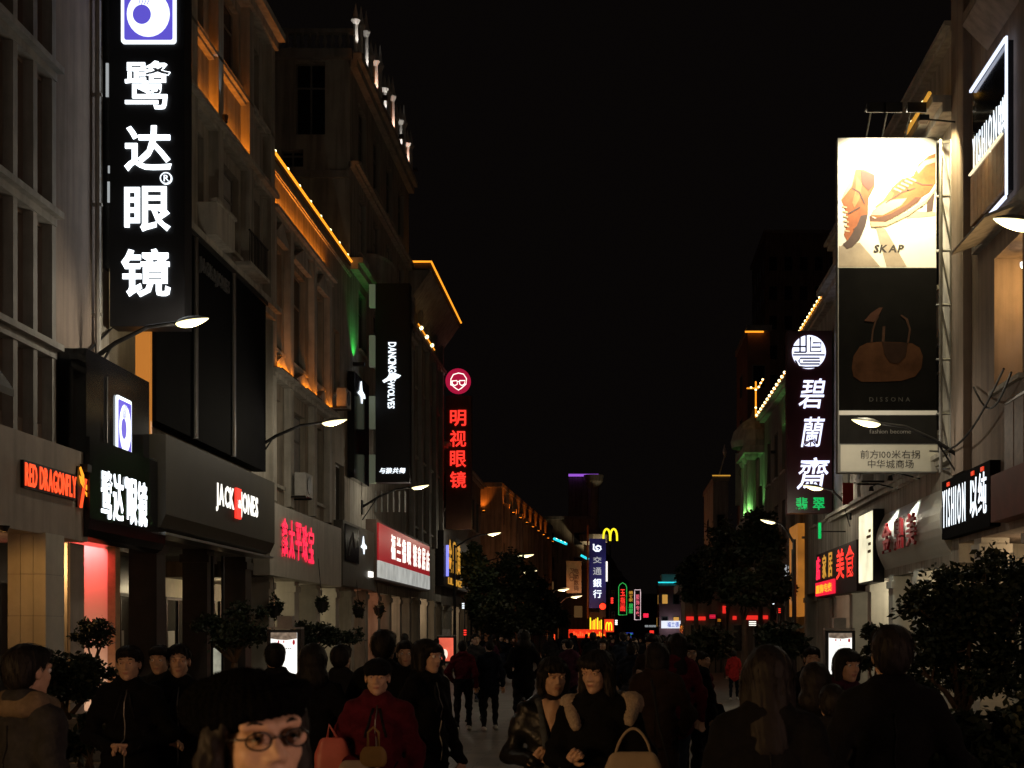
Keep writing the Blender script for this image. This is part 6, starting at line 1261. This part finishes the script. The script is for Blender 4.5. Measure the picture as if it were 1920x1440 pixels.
def person(label, px, Y, H, face, top, pants='black', key=None, grp='people walking in the street', hairm=None, shoe=None, kw=None, off=0.0):
    """stand a figure on the ground; face = heading in degrees, 0 looks at the camera, 90 to the right"""
    V, Fq, mi, hv, hf, hc, piv = figure(key, **(kw or {})); s = H/1.70
    sk = (key, top, pants, shoe is None)
    if sk not in SHARE: SHARE[sk] = (mesh_from(V, Fq, mi, [CL[top], CL[pants], SKINM, shoe or SHOEM, LIPM, EYEM, IRISM, HAIRM], 'person'), mesh_from(hv, hf, None, [hairm or HAIRM], 'hair'))
    me, hm = SHARE[sk]
    o = bpy.data.objects.new('person', me); COL.objects.link(o); o.location = ((px-CX)*Y/F, Y, off); o.rotation_euler = (0,0,R(face)); o.scale = (s,s,s)
    tag(o, label, 'person', grp)
    h = bpy.data.objects.new('hair', hm); COL.objects.link(h); h.parent = o
    return o
def child(o, mb, name, m, smooth=True):
    """a garment or accessory piece given in the figure's own coordinates"""
    me = bpy.data.meshes.new(name); me.from_pydata(mb.v, [], mb.f); me.materials.append(m)
    if smooth: me.polygons.foreach_set('use_smooth', [True]*len(me.polygons))
    c = bpy.data.objects.new(name, me); COL.objects.link(c); c.parent = o; return c
def sdf_child(o, prims, res, k, name, m, neg=(), disp=None):
    V, Fq, mi = sdf_mesh(prims, res, k, neg, disp); me = mesh_from(V, Fq, None, [m], name); c = bpy.data.objects.new(name, me); COL.objects.link(c); c.parent = o; return c
from mathutils.bvhtree import BVHTree
METAL = mat('zip_metal', (.30,.29,.27), .4, .1, 5, metal=.8)
def details(o, front=True, pale=None):
    """zip, pocket welts and seams laid on the coat where its surface is"""
    me = o.data; bv = BVHTree.FromPolygons([v.co for v in me.vertices], [p.vertices for p in me.polygons])
    def on(x, z, f=1):
        h = bv.ray_cast(Vector((x,-f*1.0,z)), Vector((0,f,0))); return None if h[0] is None else h[0]+Vector((0,-f*.002,0))
    def line(pts, r, nm, m, f=1):
        p = [on(x,z,f) for x,z in pts]; p = [a for a in p if a is not None]
        if len(p) > 2: q = MB(); q.tube(p, r, 5); child(o, q, nm, m)
    dk = pale or CL['char']
    if front:
        line([(.004*math.sin(i*.9),.88+.54*i/16) for i in range(17)], .0045, 'zip', METAL)
        for s_ in (-1,1):
            line([(s_*(.085+.012*i),.97+.022*i) for i in range(5)], .006, 'pocket_welt', dk)
            line([(s_*(.02+.008*i),1.40-.03*i) for i in range(7)], .009, 'lapel', dk)
        line([(-.16+.32*i/14,.845+.004*math.sin(i)) for i in range(15)], .007, 'hem', dk)
    else:
        line([(.003*math.sin(i*1.3),.86+.5*i/16) for i in range(17)], .004, 'back_seam', dk, -1)
        line([(-.17+.34*i/14,.845+.004*math.sin(i)) for i in range(15)], .007, 'hem', dk, -1)
# ---- foreground woman with glasses
W1 = person('woman with glasses and thick dark hair close to the camera', 486, 2.36, 1.622, 14, 'black', key='woman', kw=dict(arms=('pocket','pocket'), female=True, hair='crop', yaw=R(20), pitch=R(-3), roll=R(-4), hres=.0036, fine=True, bulk=1.03))
V_, F_, m_, hv_, hf_, hc, piv = MESHC['woman']
def hd(p, c=hc): return tuple(xform(np.array([p]), R(20), R(-3), R(-4), piv)[0]+c)
q = MB()
for s in (-1, 1):
    ring = [hd((s*.034+.0215*math.cos(2*math.pi*i/20), -.104+.010*abs(math.cos(2*math.pi*i/20))*(1 if math.cos(2*math.pi*i/20)*s > 0 else .2), .004+.0155*math.sin(2*math.pi*i/20)*(1 if math.sin(2*math.pi*i/20)>0 else 1.0))) for i in range(21)]
    q.tube(ring, .0019, 6); q.tube([hd((s*.056,-.094,.009)),hd((s*.070,-.06,.010)),hd((s*.079,.02,.006))], .0020, 6)
q.tube([hd((-.013,-.103,.006)),hd((0,-.108,.010)),hd((.013,-.103,.006))], .0018, 6)
gl = child(W1, q, 'glasses', mat('black_plastic',(.012,.010,.010),.25))
lg = bpy.data.materials.new('spectacle_lens'); lg.use_nodes = True; b_ = lg.node_tree.nodes['Principled BSDF']; b_.inputs['Transmission Weight'].default_value = 1.0; b_.inputs['Roughness'].default_value = 0.02; b_.inputs['IOR'].default_value = 1.12
for s in (-1, 1):
    q = MB(); n = 20; k_ = [hd((s*.034+.0208*math.cos(2*math.pi*i/n), -.104+.010*abs(math.cos(2*math.pi*i/n))*(1 if math.cos(2*math.pi*i/n)*s > 0 else .2), .004+.0150*math.sin(2*math.pi*i/n))) for i in range(n)]
    q.v = k_+[hd((s*.034,-.1065,.004))]; q.f = [(i,(i+1)%n,n) for i in range(n)]
    ln = child(W1, q, 'lens', lg)
HM = Matrix.Translation(Vector(hc)) @ Matrix.Translation(Vector(piv)) @ (Matrix.Rotation(R(20),4,'Z') @ Matrix.Rotation(R(-3),4,'X') @ Matrix.Rotation(R(-4),4,'Y')) @ Matrix.Translation(-Vector(piv))
KNIT = mat('black_knit', (.004,.004,.004), 1.0, .35, 40, bump=.7, bscale=160, spec=.03)
ht = sdf_child(W1, [el((-.006,.030,.060),(.102,.116,.070),0), el((-.022,.045,.066),(.098,.096,.062),0)]+[rc((.088*math.sin(a),.022-.105*math.cos(a),.064+.020*math.sin(a)),(.088*math.sin(a+.4),.022-.105*math.cos(a+.4),.064+.020*math.sin(a+.4)),.017,.017,0) for a in [.4*i for i in range(16)]], .0045, .012, 'knit_hat', KNIT, [(el((0,-.02,-.075),(.2,.2,.095),0),.006)], lambda P: .0018*np.sin(np.arctan2(P[...,0],-P[...,1]+.03)*46)+.0012*np.sin(P[...,2]*420))
ht.data.transform(HM)
fr = sdf_child(W1, [rc((-.074,-.010,.045),(-.088,.004,-.03),.022,.024,0), rc((-.088,.004,-.03),(-.092,.012,-.16),.024,.024,0), rc((-.056,-.068,.062),(-.080,-.022,.012),.010,.014,0), rc((.078,.02,.04),(.082,.035,-.15),.024,.026,0), el((0,.078,-.06),(.088,.045,.12),0)], .005, .02, 'side_hair', HAIRM, (), hair_disp(5,.004))
fr.data.transform(HM)
sdf_child(W1, [rc((-.13,.04,1.43),(.13,.04,1.43),.07,.07,0), el((0,.09,1.40),(.16,.09,.10),0), rc((-.10,-.07,1.40),(.10,-.07,1.38),.05,.05,0)], .012, .04, 'collar', CL['char'])
# ---- the couple
W2 = person('man in black leather jacket with open collar, left of the walking pair', 1036, 7.85, 1.555, 6, 'leather', key='man_pair', kw=dict(arms=('strap','carry'), hair='bob', yaw=R(14), pitch=R(2), hres=.005, fine=True, bulk=1.02), grp='walking pair in the middle')
sdf_child(W2, [rc((-.05,-.10,1.44),(0,-.155,1.25),.03,.012,0,.7), rc((.05,-.10,1.44),(0,-.155,1.25),.03,.012,0,.7), el((0,-.12,1.40),(.04,.03,.06),0)], .008, .02, 'open_neck', SKINM)
sdf_child(W2, [rc((-.085,-.10,1.44),(-.045,-.165,1.18),.020,.026,0), rc((.085,-.10,1.44),(.045,-.165,1.18),.020,.026,0), rc((-.045,-.165,1.18),(-.03,-.17,.98),.026,.03,0), rc((.045,-.165,1.18),(.05,-.17,1.02),.026,.028,0), rc((-.09,-.02,1.45),(-.085,-.10,1.44),.026,.02,0), rc((.09,-.02,1.45),(.085,-.10,1.44),.026,.02,0)], .009, .015, 'scarf', cloth('slate',(.075,.085,.10)))
W3 = person('young woman with long dark hair and cream fur hood, right of the walking pair', 1122, 7.35, 1.60, -12, 'black', key='woman_pair', kw=dict(arms=('strap','fold'), female=True, hair='long', yaw=R(-14), pitch=R(6), hres=.005, fine=True, bulk=1.03), grp='walking pair in the middle')
sdf_child(W3, [rc((-.10,-.13,1.30),(-.17,.0,1.42),.03,.045,0), rc((-.17,.0,1.42),(0,.12,1.44),.045,.06,0), rc((0,.12,1.44),(.19,.02,1.42),.06,.06,0), rc((.19,.02,1.42),(.20,-.10,1.33),.06,.03,0)], .009, .03, 'fur_hood', mat('cream_fur',(.50,.40,.30),.95,.3,60,bump=.8,bscale=120), (), lambda P: .006*np.sin(P[...,0]*260)*np.sin(P[...,1]*240+P[...,2]*200))
def bag(label, cat, name, p, w_, h_, d_, m, straps=None, grp=None):
    t = thing(name, (p[0],p[1],p[2]), label, cat, grp); V, Fq, mi = sdf_mesh([rc((-w_*.38,0,h_*.15),(w_*.38,0,h_*.15),h_*.16,h_*.16,0,d_/w_*1.4), rc((-w_*.33,0,h_*.5),(w_*.33,0,h_*.5),h_*.2,h_*.2,0,d_/w_*1.2), rc((-w_*.28,0,h_*.85),(w_*.28,0,h_*.85),h_*.10,h_*.10,0,.5)], max(.008,w_*.03), .05)
    me = mesh_from(V, Fq, None, [m], 'bag_body'); o = bpy.data.objects.new('bag_body', me); COL.objects.link(o); o.parent = t
    for st in straps or []: q = MB(); q.tube([Vector(p)+Vector(x) for x in st], .008, 6); q.build('strap', m, t, True)
    return t
bag('pale handbag with straps held by the woman of the walking pair', 'handbag', 'handbag', (.10,6.95,.90), .30, .22, .12, mat('bag_beige',(.34,.27,.19),.6), [[(-.09+.18*i/12,.0,.20+.13*math.sin(math.pi*i/12)**.7) for i in range(13)]])
bag('dark shoulder bag at the side of the woman of the walking pair', 'handbag', 'handbag', (.36,7.3,.72), .26, .26, .14, CL['char'], [[(-.05,0,.24),(-.12,0,.5),(-.16,.02,.75)]])
# ---- others near the camera
GEN = {'walk': dict(stride=.20), 'stand': dict(arms=('pocket','pocket')), 'fold': dict(arms=('fold','fold'), fine=True), 'phone': dict(arms=('phone','pocket'), pitch=R(14)), 'wlong': dict(female=True, hair='long', stride=.16), 'wbob': dict(female=True, hair='bob', arms=('carry','hang'), coat=.62), 'wbun': dict(female=True, fine=True, hair='bun', arms=('fold','hang')), 'cap': dict(hair='cap', stride=.18), 'hood': dict(hair='hood', arms=('pocket','pocket')), 'left': dict(hair='crop', stride=.22, yaw=R(25)), 'jacket': dict(hair='short', coat=.95, stride=.15, arms=('hang','pocket')), 'wcoat': dict(female=True, hair='bob', coat=.55, arms=('pocket','hang'), stride=.12)}
def gen(label, px, Y, H, face, top, pants, key, grp='people near the camera', fine=False, **k2):
    o = person(label, px, Y, H, face, top, pants, key, grp, kw=dict(GEN[key]), **k2)
    if Y < 13: details(o, abs((face+180)%360-180) < 95, CL['char'] if top != 'char' else CL['black'])
    return o
P1 = gen('man in grey jacket with scarf seen from behind at far left', 52, 6.0, 1.64, 150, 'grey', 'black', 'jacket')
sdf_child(P1, [rc((-.10,.03,1.46),(.10,.03,1.46),.05,.05,0), rc((-.10,.03,1.46),(-.05,-.08,1.44),.045,.045,0), rc((.10,.03,1.46),(.05,-.08,1.44),.045,.045,0), rc((-.06,.06,1.44),(.06,.06,1.44),.05,.05,0)], .01, .03, 'scarf', CL['tan'])
gen('man in black jacket with folded hands beside the clipped shrub', 242, 9.0, 1.61, 5, 'black', 'grey', 'fold')
gen('man in black coat holding hands low, right of the folded hands man', 335, 9.3, 1.62, 14, 'black', 'black', 'wbun')
gen('short haired person half hidden between the two men in black', 300, 10.6, 1.60, 0, 'char', 'char', 'stand')
gen('person silhouetted against the left white kiosk', 516, 11.2, 1.615, 190, 'char', 'black', 'walk')
gen('broad dark figure right of the left white kiosk', 588, 9.6, 1.60, 180, 'black', 'black', 'hood')
gen('dark figure with crossed bag between kiosk and maroon coat', 640, 11.5, 1.60, 170, 'char', 'black', 'jacket')
P7 = gen('person in maroon coat and dark cap holding a bag', 708, 8.1, 1.545, 4, 'maroon', 'black', 'wbun')
sdf_child(P7, [el((0,.012,1.655),(.094,.108,.062),0), rc((-.05,-.085,1.63),(.05,-.085,1.63),.022,.022,0,1.4)], .009, .03, 'cap', CL['black'])
bag('pink plastic carrier bag hanging left of the maroon coat', 'bag', 'carrier_bag', (-1.62,8.0,.86), .16, .26, .08, mat('pink_plastic',(.55,.14,.12),.4), [[(-.03,0,.24),(-.02,0,.32),(.03,0,.24)]])
bag('pale paper bag in the hand of the maroon coated person', 'bag', 'paper_bag', (-1.46,7.8,.86), .14, .13, .06, mat('pale_paper',(.45,.36,.28),.7))
bag('small mustard purse held in front of the maroon coat', 'purse', 'purse', (-1.35,7.80,.96), .12, .11, .07, mat('mustard_leather',(.32,.20,.06),.6), [[(-.03,0,.10),(-.03,0,.19),(0,0,.22),(.03,0,.19),(.03,0,.10)]])
gen('tall man behind the maroon coated person', 720, 9.8, 1.715, 175, 'black', 'black', 'stand')
gen('long haired person in dark coat in profile right of the maroon coat', 800, 9.4, 1.65, 60, 'black', 'black', 'wcoat')
gen('dark figure right behind the tall man', 760, 12.2, 1.63, 10, 'char', 'black', 'walk')
gen('walker with maroon backpack going away', 868, 24.3, 1.58, 178, 'maroon', 'char', 'jacket', shoe=SHOEW)
gen('walker in dark jacket beside the maroon backpack', 918, 24.4, 1.58, 182, 'navy', 'char', 'left', shoe=SHOEW)
gen('dark brown coated figure behind the walking pair', 1232, 11.0, 1.62, 170, 'brown', 'black', 'wcoat')
gen('man silhouetted against the yellow column', 1262, 14.5, 1.68, 180, 'black', 'black', 'walk')
P15 = gen('woman in maroon jacket with black bag walking to the left', 1316, 15.5, 1.50, 62, 'maroon', 'black', 'wbun')
bag('black shoulder bag of the woman in the maroon jacket', 'handbag', 'handbag', (1.08,15.25,.62), .34, .34, .16, CL['black'], [[(-.05,0,.3),(-.10,0,.55),(-.12,0,.75)]])
gen('child in bright red jacket on the right of the street', 1376, 36.0, 1.27, 170, 'red', 'navy', 'walk', shoe=SHOEW)
gen('dark haired figure from behind at the lower right', 1440, 5.2, 1.64, 178, 'black', 'black', 'wlong')
gen('pale faced person behind the dark heads at right', 1522, 13.0, 1.57, 0, 'char', 'black', 'fold')
gen('short black haired head in front of the pale faced person', 1528, 8.2, 1.50, 182, 'black', 'black', 'hood')
gen('woman in plum jacket in front of the right kiosk', 1588, 9.2, 1.59, 22, 'plum', 'black', 'wbob')
gen('large man from behind in black coat at lower right', 1672, 5.8, 1.72, 176, 'black', 'black', 'stand')
gen('figure between the two large dark backs', 1560, 7.4, 1.42, 175, 'char', 'black', 'jacket')
# ---- the crowd further off
rnd = random.Random(11); keys = list(GEN); tops = ['black','char','navy','brown','black','olive','plum','char','maroon','grey','black','navy']
spots = []
for i in range(64):
    for tries in range(40):
        Y_ = rnd.uniform(13,62) if i < 46 else rnd.uniform(50,95); px_ = rnd.uniform(860,1310) if i < 40 else rnd.uniform(600,1290); x_ = (px_-CX)*Y_/F
        if -6.8 < x_ < 3.0 and not (Y_ < 20 and (890 < px_ < 1180)) and not (Y_ < 26 and 830 < px_ < 960) and not (Y_ < 40 and 1330 < px_) and all((x_-a)**2+(Y_-b)**2 > .55 for a, b in spots): break
    else: continue
    spots.append((x_, Y_)); tp = tops[i%12]; ky = keys[(i*5)%12]; away = (i%5) < 3
    gen('small walker in %s clothes %s, %s part of the %s crowd' % ({'char':'charcoal'}.get(tp,tp), 'seen from behind' if away else 'facing the camera', 'left' if px_ < 960 else 'middle' if px_ < 1130 else 'right', 'nearer' if Y_ < 30 else 'distant' if Y_ < 55 else 'farthest'), px_, Y_, rnd.uniform(1.54,1.76), rnd.uniform(-25,25)+(180 if away else 0), tp, ('black','char','denim')[i%3], ky, grp='distant crowd in the street')
